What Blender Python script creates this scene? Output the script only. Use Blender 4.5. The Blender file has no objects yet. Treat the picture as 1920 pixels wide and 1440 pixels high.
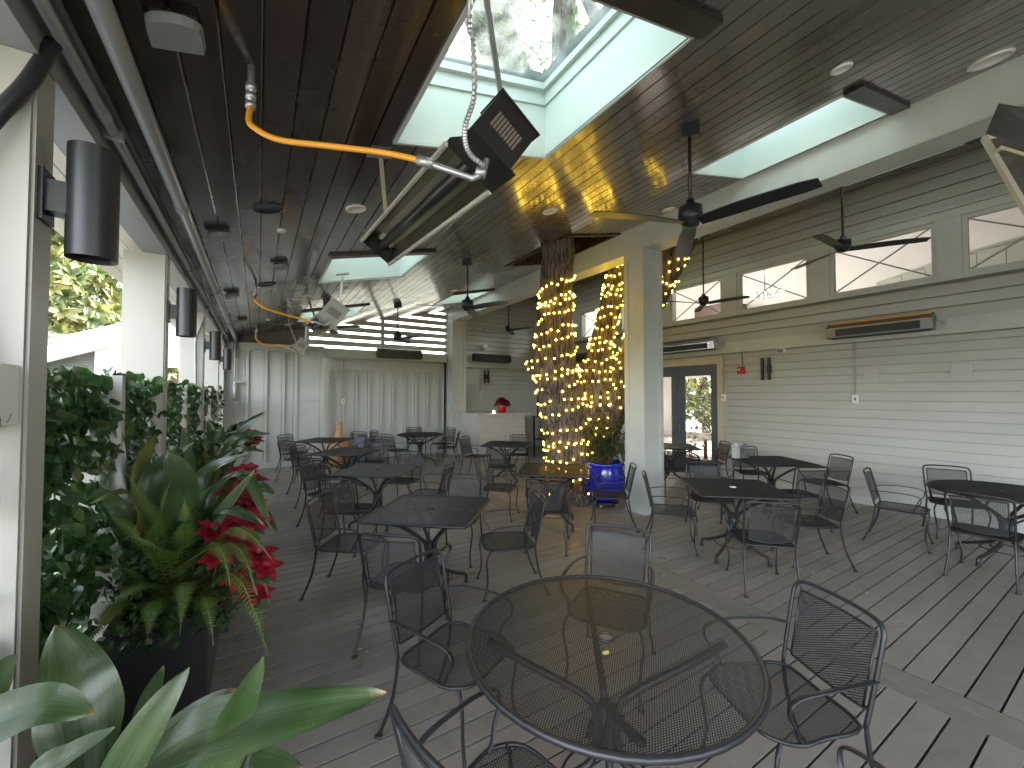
import bpy, math, random
from mathutils import Vector, Matrix
from math import sin, cos, pi, radians as R
S = bpy.context.scene
C = S.collection
rnd = random.Random(7)
EXPO = 4.0
def V(*a): return Vector(a)

# ------------------------------------------------------------------ mesh helpers
class MB:
    def __init__(s): s.v = []; s.f = []; s.uv = None
    def poly(s, pts):
        n = len(s.v); s.v += [tuple(p) for p in pts]; s.f.append(tuple(range(n, n+len(pts)))); return s
    def box(s, x0, x1, y0, y1, z0, z1):
        n = len(s.v)
        s.v += [(x,y,z) for z in (z0,z1) for x,y in ((x0,y0),(x1,y0),(x1,y1),(x0,y1))]
        for f in ((0,3,2,1),(4,5,6,7),(0,1,5,4),(1,2,6,5),(2,3,7,6),(3,0,4,7)): s.f.append(tuple(n+i for i in f))
        return s
    def obox(s, c, ax, ay, az):     # centre and three half-axis vectors
        n = len(s.v); c = Vector(c); ax = Vector(ax); ay = Vector(ay); az = Vector(az)
        for k in (-1,1):
            for i,j in ((-1,-1),(1,-1),(1,1),(-1,1)): s.v.append(tuple(c+ax*i+ay*j+az*k))
        for f in ((0,3,2,1),(4,5,6,7),(0,1,5,4),(1,2,6,5),(2,3,7,6),(3,0,4,7)): s.f.append(tuple(n+i for i in f))
        return s
    def bar(s, a, b, w, h, up=(0,0,1)):
        a = Vector(a); b = Vector(b); d = (b-a); l = d.length; d.normalize()
        sd = d.cross(Vector(up))
        if sd.length < 1e-4: sd = d.cross(Vector((1,0,0)))
        sd.normalize(); u = sd.cross(d)
        return s.obox((a+b)/2, d*l/2, sd*w/2, u*h/2)
    def tube(s, pts, r, n=6, closed=False, caps=True, flat=1.0, noise=0, rng=None):
        pts = [Vector(p) for p in pts]; m = len(pts)
        rs = r if isinstance(r, (list,tuple)) else [r]*m
        base = len(s.v); prev = None
        for i,p in enumerate(pts):
            if closed: t = pts[(i+1)%m]-pts[i-1]
            else: t = pts[min(i+1,m-1)]-pts[max(i-1,0)]
            if t.length < 1e-9: t = Vector((0,0,1))
            t.normalize()
            if prev is None:
                a = t.cross(Vector((0,0,1)))
                if a.length < .05: a = t.cross(Vector((1,0,0)))
            else: a = prev - t*prev.dot(t)
            a.normalize(); prev = a; b = t.cross(a)
            for k in range(n):
                an = 2*pi*k/n
                q = rs[i]*(1+(noise*(rng.random()-.5) if noise else 0))
                s.v.append(tuple(p + a*cos(an)*q + b*sin(an)*q*flat))
        M = m if closed else m-1
        for i in range(M):
            for k in range(n):
                a0 = base+i*n+k; a1 = base+i*n+(k+1)%n; b0 = base+((i+1)%m)*n+k; b1 = base+((i+1)%m)*n+(k+1)%n
                s.f.append((a0,a1,b1,b0))
        if caps and not closed:
            s.f.append(tuple(base+k for k in range(n))[::-1]); s.f.append(tuple(base+(m-1)*n+k for k in range(n)))
        return s
    def cyl(s, p, r, h, n=20, r2=None):
        return s.tube([p, (p[0],p[1],p[2]+h)], [r, r if r2 is None else r2], n)
    def lathe(s, c, prof, n=24):
        base = len(s.v)
        for r,z in prof:
            for k in range(n):
                a = 2*pi*k/n; s.v.append((c[0]+r*cos(a), c[1]+r*sin(a), c[2]+z))
        for i in range(len(prof)-1):
            for k in range(n):
                s.f.append((base+i*n+k, base+i*n+(k+1)%n, base+(i+1)*n+(k+1)%n, base+(i+1)*n+k))
        return s
    def ball(s, c, r, n=8, m=5, sz=1):
        prof = [(max(r*sin(pi*i/m),1e-5), -r*cos(pi*i/m)*sz) for i in range(m+1)]
        return s.lathe(c, prof, n)
    def build(s, name, mat, parent=None, smooth=False, uv=None):
        me = bpy.data.meshes.new(name)
        off = Vector(parent['_w']) if parent is not None and '_w' in parent else Vector((0,0,0))
        vs = [tuple(Vector(v)-off) for v in s.v] if off.length else s.v
        me.from_pydata(vs, [], s.f); me.update()
        if smooth: me.shade_smooth()
        if uv:
            l = me.uv_layers.new(name='UVMap')
            idx = [0]*len(me.loops); me.loops.foreach_get('vertex_index', idx)
            flat = [0.0]*(2*len(idx))
            for i,k in enumerate(idx): flat[2*i], flat[2*i+1] = uv[k]
            l.data.foreach_set('uv', flat)
        me.materials.append(mat)
        o = bpy.data.objects.new(name, me); C.objects.link(o)
        if parent is not None:
            o.parent = parent
            if '_w' in parent: o['_w'] = list(parent['_w'])
        return o
def smooth(pts, k=6, closed=False):
    pts = [Vector(p) for p in pts]; m = len(pts); out = []
    rng = range(m) if closed else range(m-1)
    for i in rng:
        if closed: a,b,c,d = pts[i-1],pts[i],pts[(i+1)%m],pts[(i+2)%m]
        else: a,b,c,d = pts[max(i-1,0)],pts[i],pts[i+1],pts[min(i+2,m-1)]
        for j in range(k):
            t = j/k
            out.append(.5*((2*b)+(c-a)*t+(2*a-5*b+4*c-d)*t*t+(3*b-a-3*c+d)*t**3))
    if not closed: out.append(pts[-1])
    return out
def tag(o, label=None, cat=None, group=None, kind=None):
    if label: o['label'] = label
    if cat: o['category'] = cat
    if group: o['group'] = group
    if kind: o['kind'] = kind
    return o
def thing(name, label, cat, loc=(0,0,0), rz=0, group=None, world=True):
    o = bpy.data.objects.new(name, None); C.objects.link(o); o.empty_display_size = .1
    o.location = loc; o.rotation_euler = (0,0,rz)
    if world: o['_w'] = list(loc)
    return tag(o, label, cat, group)
def dup(root, loc, rz, label, group=None, sc=None):
    def cp(o, par):
        c = o.copy(); C.objects.link(c); c.parent = par
        for ch in list(o.children): cp(ch, c)
        return c
    r = cp(root, None); r.location = loc; r.rotation_euler = (0,0,rz); r['label'] = label
    if group: r['group'] = group
    if sc: r.scale = sc
    return r

# ------------------------------------------------------------------ materials
def mat(name, col, rough=.5, metal=0, spec=.5, coat=0, noise=None, bump=None, emit=None, trans=None):
    m = bpy.data.materials.new(name); m.use_nodes = True; nt = m.node_tree
    b = nt.nodes['Principled BSDF']
    b.inputs['Base Color'].default_value = (*col,1); b.inputs['Roughness'].default_value = rough
    b.inputs['Metallic'].default_value = metal; b.inputs['Specular IOR Level'].default_value = spec
    b.inputs['Coat Weight'].default_value = coat
    if emit: b.inputs['Emission Color'].default_value = (*emit[0],1); b.inputs['Emission Strength'].default_value = emit[1]
    tc = nt.nodes.new('ShaderNodeTexCoord')
    if noise:            # (scale xyz, second colour, amount, detail)
        mp = nt.nodes.new('ShaderNodeMapping'); mp.inputs['Scale'].default_value = noise[0]
        nt.links.new(tc.outputs['Object'], mp.inputs['Vector'])
        n = nt.nodes.new('ShaderNodeTexNoise'); n.inputs['Scale'].default_value = 1; n.inputs['Detail'].default_value = noise[3] if len(noise)>3 else 4
        nt.links.new(mp.outputs[0], n.inputs['Vector'])
        cr = nt.nodes.new('ShaderNodeValToRGB'); cr.color_ramp.elements[0].position = .35; cr.color_ramp.elements[1].position = .68
        cr.color_ramp.elements[0].color = (*col,1); cr.color_ramp.elements[1].color = (*noise[1],1)
        nt.links.new(n.outputs['Fac'], cr.inputs['Fac'])
        nt.links.new(cr.outputs['Color'], b.inputs['Base Color'])
    if bump:             # (scale xyz, strength, distance)
        mp2 = nt.nodes.new('ShaderNodeMapping'); mp2.inputs['Scale'].default_value = bump[0]
        nt.links.new(tc.outputs['Object'], mp2.inputs['Vector'])
        n2 = nt.nodes.new('ShaderNodeTexNoise'); n2.inputs['Scale'].default_value = 1; n2.inputs['Detail'].default_value = 5
        nt.links.new(mp2.outputs[0], n2.inputs['Vector'])
        bp = nt.nodes.new('ShaderNodeBump'); bp.inputs['Strength'].default_value = bump[1]; bp.inputs['Distance'].default_value = bump[2]
        nt.links.new(n2.outputs['Fac'], bp.inputs['Height']); nt.links.new(bp.outputs[0], b.inputs['Normal'])
    return m
def board_mat(name, c1, c2, pitch, axis, along, rough, grain, coat=0, bumpd=.001, dirt=0):
    """planks: each gets its own tint (random per plank index across `axis`), with long grain `along` it"""
    m = bpy.data.materials.new(name); m.use_nodes = True; nt = m.node_tree; N = nt.nodes; L = nt.links
    b = N['Principled BSDF']; b.inputs['Roughness'].default_value = rough; b.inputs['Coat Weight'].default_value = coat; b.inputs['Coat Roughness'].default_value=.12
    tc = N.new('ShaderNodeTexCoord'); sp = N.new('ShaderNodeSeparateXYZ'); L.new(tc.outputs['Object'], sp.inputs[0])
    dv = N.new('ShaderNodeMath'); dv.operation='DIVIDE'; L.new(sp.outputs[axis], dv.inputs[0]); dv.inputs[1].default_value = pitch
    fl = N.new('ShaderNodeMath'); fl.operation='FLOOR'; L.new(dv.outputs[0], fl.inputs[0])
    wn = N.new('ShaderNodeTexWhiteNoise'); wn.noise_dimensions='1D'; L.new(fl.outputs[0], wn.inputs['W'])
    mp = N.new('ShaderNodeMapping'); sc = [38,38,38]; sc[along] = 1.6; mp.inputs['Scale'].default_value = sc
    cb = N.new('ShaderNodeCombineXYZ'); 
    ml = N.new('ShaderNodeMath'); ml.operation='MULTIPLY'; L.new(wn.outputs['Value'], ml.inputs[0]); ml.inputs[1].default_value = 31
    for i in range(3): L.new(ml.outputs[0], cb.inputs[i])
    ad = N.new('ShaderNodeVectorMath'); L.new(tc.outputs['Object'], mp.inputs[0]); L.new(mp.outputs[0], ad.inputs[0]); L.new(cb.outputs[0], ad.inputs[1])
    ns = N.new('ShaderNodeTexNoise'); ns.inputs['Scale'].default_value = 1; ns.inputs['Detail'].default_value = 6; ns.inputs['Distortion'].default_value=.6; L.new(ad.outputs[0], ns.inputs['Vector'])
    mx = N.new('ShaderNodeMix'); mx.data_type='RGBA'; mx.inputs['A'].default_value=(*c1,1); mx.inputs['B'].default_value=(*c2,1)
    m1 = N.new('ShaderNodeMath'); m1.operation='MULTIPLY_ADD'; L.new(ns.outputs['Fac'], m1.inputs[0]); m1.inputs[1].default_value = grain
    m2 = N.new('ShaderNodeMath'); m2.operation='MULTIPLY_ADD'; L.new(wn.outputs['Value'], m2.inputs[0]); m2.inputs[1].default_value = 1-grain*.6; m2.inputs[2].default_value = -grain*.25
    L.new(m2.outputs[0], m1.inputs[2]); L.new(m1.outputs[0], mx.inputs['Factor']); out = mx.outputs['Result']
    if dirt:      # foot traffic scuffs and old water stains
        for sc_,lo,hi,dc in ((1.1,.42,.62,.80),(7,.52,.70,.74),(34,.60,.68,1.28)):
            nd = N.new('ShaderNodeTexNoise'); nd.inputs['Scale'].default_value=sc_; nd.inputs['Detail'].default_value=7; nd.inputs['Roughness'].default_value=.65; L.new(tc.outputs['Object'], nd.inputs['Vector'])
            rr = N.new('ShaderNodeMapRange'); rr.inputs[1].default_value=lo; rr.inputs[2].default_value=hi; rr.inputs[3].default_value=1; rr.inputs[4].default_value=1+(dc-1)*dirt*.8; L.new(nd.outputs['Fac'], rr.inputs[0])
            mm = N.new('ShaderNodeVectorMath'); mm.operation='SCALE'; L.new(out, mm.inputs[0]); L.new(rr.outputs[0], mm.inputs['Scale']); out = mm.outputs[0]
    L.new(out, b.inputs['Base Color'])
    # worn, uneven sheen
    n3 = N.new('ShaderNodeTexNoise'); n3.inputs['Scale'].default_value = 2.3; n3.inputs['Detail'].default_value = 5; L.new(tc.outputs['Object'], n3.inputs['Vector'])
    mr = N.new('ShaderNodeMapRange'); mr.inputs['From Min'].default_value=.3; mr.inputs['From Max'].default_value=.7; mr.inputs['To Min'].default_value=rough*.75; mr.inputs['To Max'].default_value=min(1,rough*1.35)
    L.new(n3.outputs['Fac'], mr.inputs[0]); L.new(mr.outputs[0], b.inputs['Roughness'])
    bp = N.new('ShaderNodeBump'); bp.inputs['Strength'].default_value=.5; bp.inputs['Distance'].default_value=bumpd; L.new(ns.outputs['Fac'], bp.inputs['Height']); L.new(bp.outputs[0], b.inputs['Normal'])
    return m
def leaf_mat(name, c1, c2, stripe=0, rough=.35, vs=6, trans=.25):
    m = bpy.data.materials.new(name); m.use_nodes = True; nt = m.node_tree; N = nt.nodes; L = nt.links
    b = N['Principled BSDF']; b.inputs['Roughness'].default_value = rough
    tc = N.new('ShaderNodeTexCoord'); n = N.new('ShaderNodeTexNoise'); n.inputs['Scale'].default_value = vs; n.inputs['Detail'].default_value = 3; L.new(tc.outputs['Object'], n.inputs['Vector'])
    cr = N.new('ShaderNodeValToRGB'); cr.color_ramp.elements[0].position=.35; cr.color_ramp.elements[1].position=.65
    cr.color_ramp.elements[0].color=(*c1,1); cr.color_ramp.elements[1].color=(*c2,1); L.new(n.outputs['Fac'], cr.inputs['Fac'])
    out = cr.outputs['Color']
    if stripe:
        mp = N.new('ShaderNodeMapping'); mp.inputs['Scale'].default_value=(70,1.5,1); L.new(tc.outputs['UV'], mp.inputs[0])
        ns = N.new('ShaderNodeTexNoise'); ns.inputs['Scale'].default_value=1; ns.inputs['Detail'].default_value=3; L.new(mp.outputs[0], ns.inputs['Vector'])
        mx = N.new('ShaderNodeMix'); mx.data_type='RGBA'; mx.blend_type='MULTIPLY'; mx.inputs['Factor'].default_value=stripe
        L.new(out, mx.inputs['A'])
        c2r = N.new('ShaderNodeValToRGB'); c2r.color_ramp.elements[0].position=.3; c2r.color_ramp.elements[1].position=.7; c2r.color_ramp.elements[0].color=(.35,.4,.3,1); c2r.color_ramp.elements[1].color=(1.3,1.25,1.2,1)
        L.new(ns.outputs['Fac'], c2r.inputs['Fac']); L.new(c2r.outputs['Color'], mx.inputs['B']); out = mx.outputs['Result']
        bp = N.new('ShaderNodeBump'); bp.inputs['Strength'].default_value=.35; bp.inputs['Distance'].default_value=.002; L.new(ns.outputs['Fac'], bp.inputs['Height']); L.new(bp.outputs[0], b.inputs['Normal'])
    if stripe:
        su = N.new('ShaderNodeSeparateXYZ'); L.new(tc.outputs['UV'], su.inputs[0])
        nn = N.new('ShaderNodeTexNoise'); nn.inputs['Scale'].default_value=26; nn.inputs['Detail'].default_value=3; L.new(tc.outputs['Object'], nn.inputs['Vector'])
        av = N.new('ShaderNodeMath'); av.operation='MULTIPLY_ADD'; L.new(nn.outputs['Fac'], av.inputs[0]); av.inputs[1].default_value=.22; L.new(su.outputs[1], av.inputs[2])
        tr_ = N.new('ShaderNodeMapRange'); tr_.inputs[1].default_value=1.055; tr_.inputs[2].default_value=1.10; L.new(av.outputs[0], tr_.inputs[0])
        mt = N.new('ShaderNodeMix'); mt.data_type='RGBA'; L.new(tr_.outputs[0], mt.inputs['Factor']); L.new(out, mt.inputs['A']); mt.inputs['B'].default_value=(.24,.15,.06,1); out = mt.outputs['Result']
        n5 = N.new('ShaderNodeTexNoise'); n5.inputs['Scale'].default_value=60; n5.inputs['Detail'].default_value=2; L.new(tc.outputs['Object'], n5.inputs['Vector'])
        t5 = N.new('ShaderNodeMapRange'); t5.inputs[1].default_value=.70; t5.inputs[2].default_value=.74; t5.inputs[4].default_value=.55; L.new(n5.outputs['Fac'], t5.inputs[0])
        m5 = N.new('ShaderNodeMix'); m5.data_type='RGBA'; L.new(t5.outputs[0], m5.inputs['Factor']); L.new(out, m5.inputs['A']); m5.inputs['B'].default_value=(.16,.13,.05,1); out = m5.outputs['Result']
    L.new(out, b.inputs['Base Color'])
    if stripe: b.inputs['Coat Weight'].default_value=.35; b.inputs['Coat Roughness'].default_value=.2
    tr = N.new('ShaderNodeBsdfTranslucent'); L.new(out, tr.inputs['Color'])
    ms = N.new('ShaderNodeMixShader'); ms.inputs[0].default_value = trans; L.new(b.outputs[0], ms.inputs[1]); L.new(tr.outputs[0], ms.inputs[2])
    L.new(ms.outputs[0], N['Material Output'].inputs['Surface'])
    return m
def glass_mat(name, tint, refl=.12, rough=.0, dirt=0):
    m = bpy.data.materials.new(name); m.use_nodes = True; nt = m.node_tree; N = nt.nodes; L = nt.links
    N.remove(N['Principled BSDF'])
    t = N.new('ShaderNodeBsdfTransparent'); t.inputs[0].default_value = (*tint,1)
    g = N.new('ShaderNodeBsdfGlossy'); g.inputs['Roughness'].default_value = rough
    ge = N.new('ShaderNodeNewGeometry'); dt = N.new('ShaderNodeVectorMath'); dt.operation='DOT_PRODUCT'; L.new(ge.outputs['Normal'], dt.inputs[0]); L.new(ge.outputs['Incoming'], dt.inputs[1])
    ab = N.new('ShaderNodeMath'); ab.operation='ABSOLUTE'; L.new(dt.outputs['Value'], ab.inputs[0])
    om = N.new('ShaderNodeMath'); om.operation='SUBTRACT'; om.inputs[0].default_value=1; L.new(ab.outputs[0], om.inputs[1])
    pw = N.new('ShaderNodeMath'); pw.operation='POWER'; L.new(om.outputs[0], pw.inputs[0]); pw.inputs[1].default_value=5
    fr = N.new('ShaderNodeMath'); fr.operation='MULTIPLY_ADD'; L.new(pw.outputs[0], fr.inputs[0]); fr.inputs[1].default_value=.9; fr.inputs[2].default_value=.06
    ms = N.new('ShaderNodeMixShader'); 
    if dirt:
        tc = N.new('ShaderNodeTexCoord'); n = N.new('ShaderNodeTexNoise'); n.inputs['Scale'].default_value = 5; n.inputs['Detail'].default_value = 8; L.new(tc.outputs['Object'], n.inputs['Vector'])
        d = N.new('ShaderNodeBsdfTranslucent'); d.inputs[0].default_value=(.5,.56,.53,1)
        m0 = N.new('ShaderNodeMixShader'); mr = N.new('ShaderNodeMapRange'); mr.inputs[1].default_value=.35; mr.inputs[2].default_value=.75; mr.inputs[4].default_value=dirt
        L.new(n.outputs['Fac'], mr.inputs[0]); L.new(mr.outputs[0], m0.inputs[0]); L.new(t.outputs[0], m0.inputs[1]); L.new(d.outputs[0], m0.inputs[2]); base = m0
    else: base = t
    L.new(fr.outputs[0], ms.inputs[0]); L.new(base.outputs[0], ms.inputs[1]); L.new(g.outputs[0], ms.inputs[2])
    L.new(ms.outputs[0], N['Material Output'].inputs['Surface'])
    return m
M = {}
M['ceil'] = board_mat('stained_boards', (.017,.012,.011), (.075,.044,.033), .147, 0, 1, .24, .7, coat=1, bumpd=.0015)
M['trimdark'] = mat('stained_trim', (.018,.011,.009), .35, noise=((20,3,20),(.035,.02,.014)))
M['deck'] = board_mat('composite_deck', (.215,.190,.170), (.300,.268,.240), .135, 1, 0, .36, .45, bumpd=.0008, dirt=.8)
M['deckstrip'] = board_mat('composite_border', (.20,.178,.158), (.255,.23,.205), .14, 0, 1, .45, .5, bumpd=.0008, dirt=.8)
WALL = (.40,.41,.38)
M['wall'] = mat('painted_siding', WALL, .55, noise=((1.3,1.3,2.2),(.44,.445,.415)), bump=((60,60,60),.15,.001))
M['wallcool'] = mat('painted_boards', (.50,.52,.50), .5, noise=((1.5,1.5,.6),(.45,.47,.45)), bump=((40,40,8),.25,.002))
M['trim'] = mat('painted_trim', (.48,.50,.47), .45, noise=((3,3,3),(.43,.455,.425)), bump=((30,30,30),.15,.001))
M['post'] = mat('painted_post', (.42,.41,.37), .45, noise=((4,4,1.2),(.37,.365,.33)), bump=((40,40,8),.2,.001))
M['beamgray'] = mat('painted_eave_beam', (.24,.25,.25), .5, noise=((3,1,3),(.19,.20,.20)))
M['pipe'] = mat('painted_steel_pipe', (.22,.235,.235), .38, spec=.6, noise=((6,1,6),(.28,.29,.29)))
M['soffit'] = mat('white_soffit', (.82,.78,.68), .5)
M['shaft'] = mat('skylight_shaft_paint', (.56,.61,.57), .45, noise=((2,2,2),(.52,.575,.54)))
M['iron'] = mat('black_wrought_iron', (.016,.017,.020), .40, spec=.5, bump=((90,90,90),.2,.0006))
M['ironmesh'] = mat('black_expanded_metal', (.020,.0215,.024), .46, spec=.45)
M['ironcap'] = mat('iron_feet', (.03,.03,.03), .5)
M['white'] = mat('white_plastic', (.72,.72,.70), .4)
M['whitemetal'] = mat('galvanised', (.48,.50,.50), .38, metal=.7, noise=((15,15,15),(.36,.38,.38)))
M['blackmetal'] = mat('black_powder_coat', (.013,.015,.018), .42, spec=.5, bump=((120,120,120),.2,.0004))
M['blade'] = mat('matt_black_blade', (.012,.012,.013), .33)
M['silver'] = mat('stainless', (.55,.56,.55), .22, metal=1)
M['heatbody'] = mat('dark_bronze_metal', (.035,.032,.030), .35, metal=.4)
M['heatgray'] = mat('grey_enamel', (.36,.37,.35), .4, metal=.3)
M['louvre'] = mat('vent_slats', (.20,.17,.15), .5)
M['reflect'] = mat('polished_reflector', (.62,.58,.45), .28, metal=1)
M['steel'] = mat('brushed_steel', (.20,.20,.20), .34, metal=.75)
M['rim'] = mat('painted_reflection_rim', (.66,.63,.54), .3, metal=.25)  # cream colour stands in for sky reflected in polished metal
M['hood'] = mat('weathered_hood', (.10,.105,.10), .45, metal=.3, noise=((9,9,9),(.15,.15,.145)))
M['hose'] = mat('yellow_gas_hose', (.80,.36,.03), .4, bump=((80,80,80),.3,.001))
M['bark'] = None
M['door'] = mat('slate_door_paint', (.085,.108,.130), .4, noise=((4,4,4),(.095,.12,.142)))
M['casing'] = mat('tan_casing', (.52,.47,.37), .5, noise=((4,4,4),(.48,.43,.34)))
M['skyglass'] = glass_mat('skylight_glass', (.42,.50,.475), dirt=.26)
M['winglass'] = glass_mat('window_glass', (.96,.97,.95))
M['red'] = mat('red_plastic', (.42,.02,.02), .35)
M['redfoil'] = mat('red_foil', (.45,.01,.02), .22, metal=.5, bump=((30,30,30),.6,.01))
M['bract'] = leaf_mat('red_bracts', (.17,.004,.013), (.34,.012,.028), rough=.5, vs=14, trans=.25)
M['asp'] = leaf_mat('strap_leaf_green', (.038,.078,.026), (.080,.130,.055), stripe=.9, rough=.25, vs=5, trans=.22)
M['aspy'] = leaf_mat('strap_leaf_yellowing', (.07,.11,.02), (.20,.21,.05), stripe=.6, rough=.35, vs=5, trans=.25)
M['ivy'] = leaf_mat('ivy_leaf', (.022,.062,.020), (.060,.125,.035), rough=.33, vs=9, trans=.25)
M['fern'] = leaf_mat('fern_green', (.06,.125,.022), (.13,.18,.04), rough=.5, vs=9, trans=.35)
M['darkleaf'] = leaf_mat('shrub_leaf', (.03,.06,.02), (.07,.10,.035), rough=.4, vs=9)
M['magn'] = leaf_mat('magnolia_leaf', (.06,.10,.035), (.20,.18,.055), rough=.28, vs=1.6, trans=.3)
M['oak'] = leaf_mat('oak_leaf', (.04,.08,.025), (.09,.14,.05), rough=.4, vs=3, trans=.35)
M['planter'] = mat('black_planter', (.010,.010,.012), .35)
M['soil'] = mat('potting_soil', (.03,.02,.013), .9)
M['wicker'] = mat('woven_wicker', (.58,.35,.19), .6, noise=((6,6,70),(.36,.18,.08)))
M['cobalt'] = mat('cobalt_glaze', (.012,.022,.33), .12, coat=.6)
M['paleblue'] = mat('pale_blue_glaze', (.42,.52,.68), .2, coat=.4, noise=((9,9,9),(.16,.24,.5)))
M['green'] = mat('green_metal_roof', (.35,.48,.38), .4)
M['whiteboard'] = mat('white_fascia', (.62,.62,.60), .5)
M['corr'] = mat('corrugated', (.20,.20,.19), .5)
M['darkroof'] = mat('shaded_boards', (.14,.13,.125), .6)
M['counter'] = mat('stone_counter', (.62,.60,.55), .3, noise=((25,25,25),(.45,.42,.38)))
M['brownwood'] = mat('brown_crate', (.16,.07,.035), .6)
M['panelwood'] = mat('dark_panelling', (.07,.03,.02), .5)
M['cream'] = mat('cream_plaster', (.82,.80,.77), .6, noise=((.5,.5,.5),(.70,.67,.63)))
M['sage'] = mat('sage_panel', (.42,.44,.38), .6)
M['bounce_ground'] = mat('pale_bounce_ground', (.42,.40,.36), .85, noise=((.8,.8,.8),(.33,.32,.29)))  # pale tone for the added bounce surface
M['ground'] = mat('mulch_ground', (.10,.085,.06), .9, noise=((3,3,3),(.06,.07,.03)))
M['concrete'] = mat('paving', (.35,.34,.31), .8, noise=((2,2,2),(.28,.27,.25)))
M['fleck'] = mat('fallen_petal', (.70,.62,.42), .6)
M['ink'] = mat('grey_print', (.12,.12,.12), .6)
M['bulb'] = mat('lit_bulb', (1,.8,.4), .4, emit=((1,.63,.06), 1.35))
M['wire'] = mat('green_wire', (.02,.03,.015), .5)
M['lamp'] = mat('lit_lamp_disc', (1,1,1), .4, emit=((1,.90,.78), .25))
M['filament'] = mat('lit_filament', (1,.7,.4), .4, emit=((1,.55,.2), 1.2))
M['floorin'] = mat('inside_floor', (.18,.13,.10), .4)

def bark():
    m = bpy.data.materials.new('furrowed_bark'); m.use_nodes = True; nt = m.node_tree; N = nt.nodes; L = nt.links
    b = N['Principled BSDF']; b.inputs['Roughness'].default_value=.85
    tc = N.new('ShaderNodeTexCoord'); mp = N.new('ShaderNodeMapping'); mp.inputs['Scale'].default_value=(26,26,3.2); L.new(tc.outputs['Object'], mp.inputs[0])
    w = N.new('ShaderNodeTexNoise'); w.inputs['Scale'].default_value=1; w.inputs['Detail'].default_value=6; w.inputs['Distortion'].default_value=1.2; L.new(mp.outputs[0], w.inputs['Vector'])
    cr = N.new('ShaderNodeValToRGB'); cr.color_ramp.elements[0].position=.40; cr.color_ramp.elements[1].position=.62
    cr.color_ramp.elements[0].color=(.032,.023,.017,1); cr.color_ramp.elements[1].color=(.17,.13,.095,1)
    L.new(w.outputs['Fac'], cr.inputs['Fac']); L.new(cr.outputs['Color'], b.inputs['Base Color'])
    bp = N.new('ShaderNodeBump'); bp.inputs['Strength'].default_value=1; bp.inputs['Distance'].default_value=.03; L.new(w.outputs['Fac'], bp.inputs['Height']); L.new(bp.outputs[0], b.inputs['Normal'])
    return m
M['bark'] = bark()
def tile_mat():
    m = bpy.data.materials.new('patterned_tile'); m.use_nodes = True; nt = m.node_tree; N = nt.nodes; L = nt.links
    b = N['Principled BSDF']; b.inputs['Roughness'].default_value=.3
    tc = N.new('ShaderNodeTexCoord')
    ad = N.new('ShaderNodeVectorMath'); ad.operation='MULTIPLY'; ad.inputs[1].default_value=(8.3,8.3,8.3); L.new(tc.outputs['Object'], ad.inputs[0])
    fr = N.new('ShaderNodeVectorMath'); fr.operation='FRACTION'; L.new(ad.outputs[0], fr.inputs[0])
    sb = N.new('ShaderNodeVectorMath'); sb.operation='SUBTRACT'; sb.inputs[1].default_value=(.5,.5,.5); L.new(fr.outputs[0], sb.inputs[0])
    sp = N.new('ShaderNodeSeparateXYZ'); L.new(sb.outputs[0], sp.inputs[0])
    fl = N.new('ShaderNodeVectorMath'); fl.operation='FLOOR'; L.new(ad.outputs[0], fl.inputs[0])
    wn = N.new('ShaderNodeTexWhiteNoise'); L.new(fl.outputs[0], wn.inputs['Vector'])
    # distance from tile centre on the face (use z and whichever horizontal axis lies in the face)
    def ma(op,a,bv): 
        n = N.new('ShaderNodeMath'); n.operation=op
        for i,x in enumerate((a,bv)):
            if hasattr(x,'is_output'): L.new(x, n.inputs[i])
            else: n.inputs[i].default_value = x
        return n.outputs[0]
    ge = N.new('ShaderNodeNewGeometry'); sn = N.new('ShaderNodeSeparateXYZ'); L.new(ge.outputs['Normal'], sn.inputs[0])
    isx = ma('GREATER_THAN', ma('ABSOLUTE', sn.outputs[0], 0), .7)
    hx = ma('ADD', ma('MULTIPLY', sp.outputs[1], isx), ma('MULTIPLY', sp.outputs[0], ma('SUBTRACT', 1.0, isx)))
    d = ma('SQRT', ma('ADD', ma('MULTIPLY', hx, hx), ma('MULTIPLY', sp.outputs[2], sp.outputs[2])), 0)
    ring = ma('SINE', ma('MULTIPLY', d, ma('ADD', ma('MULTIPLY', wn.outputs['Value'], 22), 14)), 0)
    box = ma('SINE', ma('MULTIPLY', ma('MAXIMUM', ma('ABSOLUTE', hx, 0), ma('ABSOLUTE', sp.outputs[2], 0)), 26), 0)
    pick = ma('GREATER_THAN', wn.outputs['Value'], .5)
    pat = ma('ADD', ma('MULTIPLY', ring, pick), ma('MULTIPLY', box, ma('SUBTRACT', 1.0, pick)))
    mr = N.new('ShaderNodeMapRange'); mr.inputs[1].default_value=-.2; mr.inputs[2].default_value=.5; L.new(pat, mr.inputs[0])
    mx = N.new('ShaderNodeMix'); mx.data_type='RGBA'; mx.inputs['A'].default_value=(.36,.34,.31,1); mx.inputs['B'].default_value=(.62,.61,.58,1); L.new(mr.outputs[0], mx.inputs['Factor'])
    L.new(mx.outputs['Result'], b.inputs['Base Color'])
    return m
M['tile'] = tile_mat()
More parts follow.
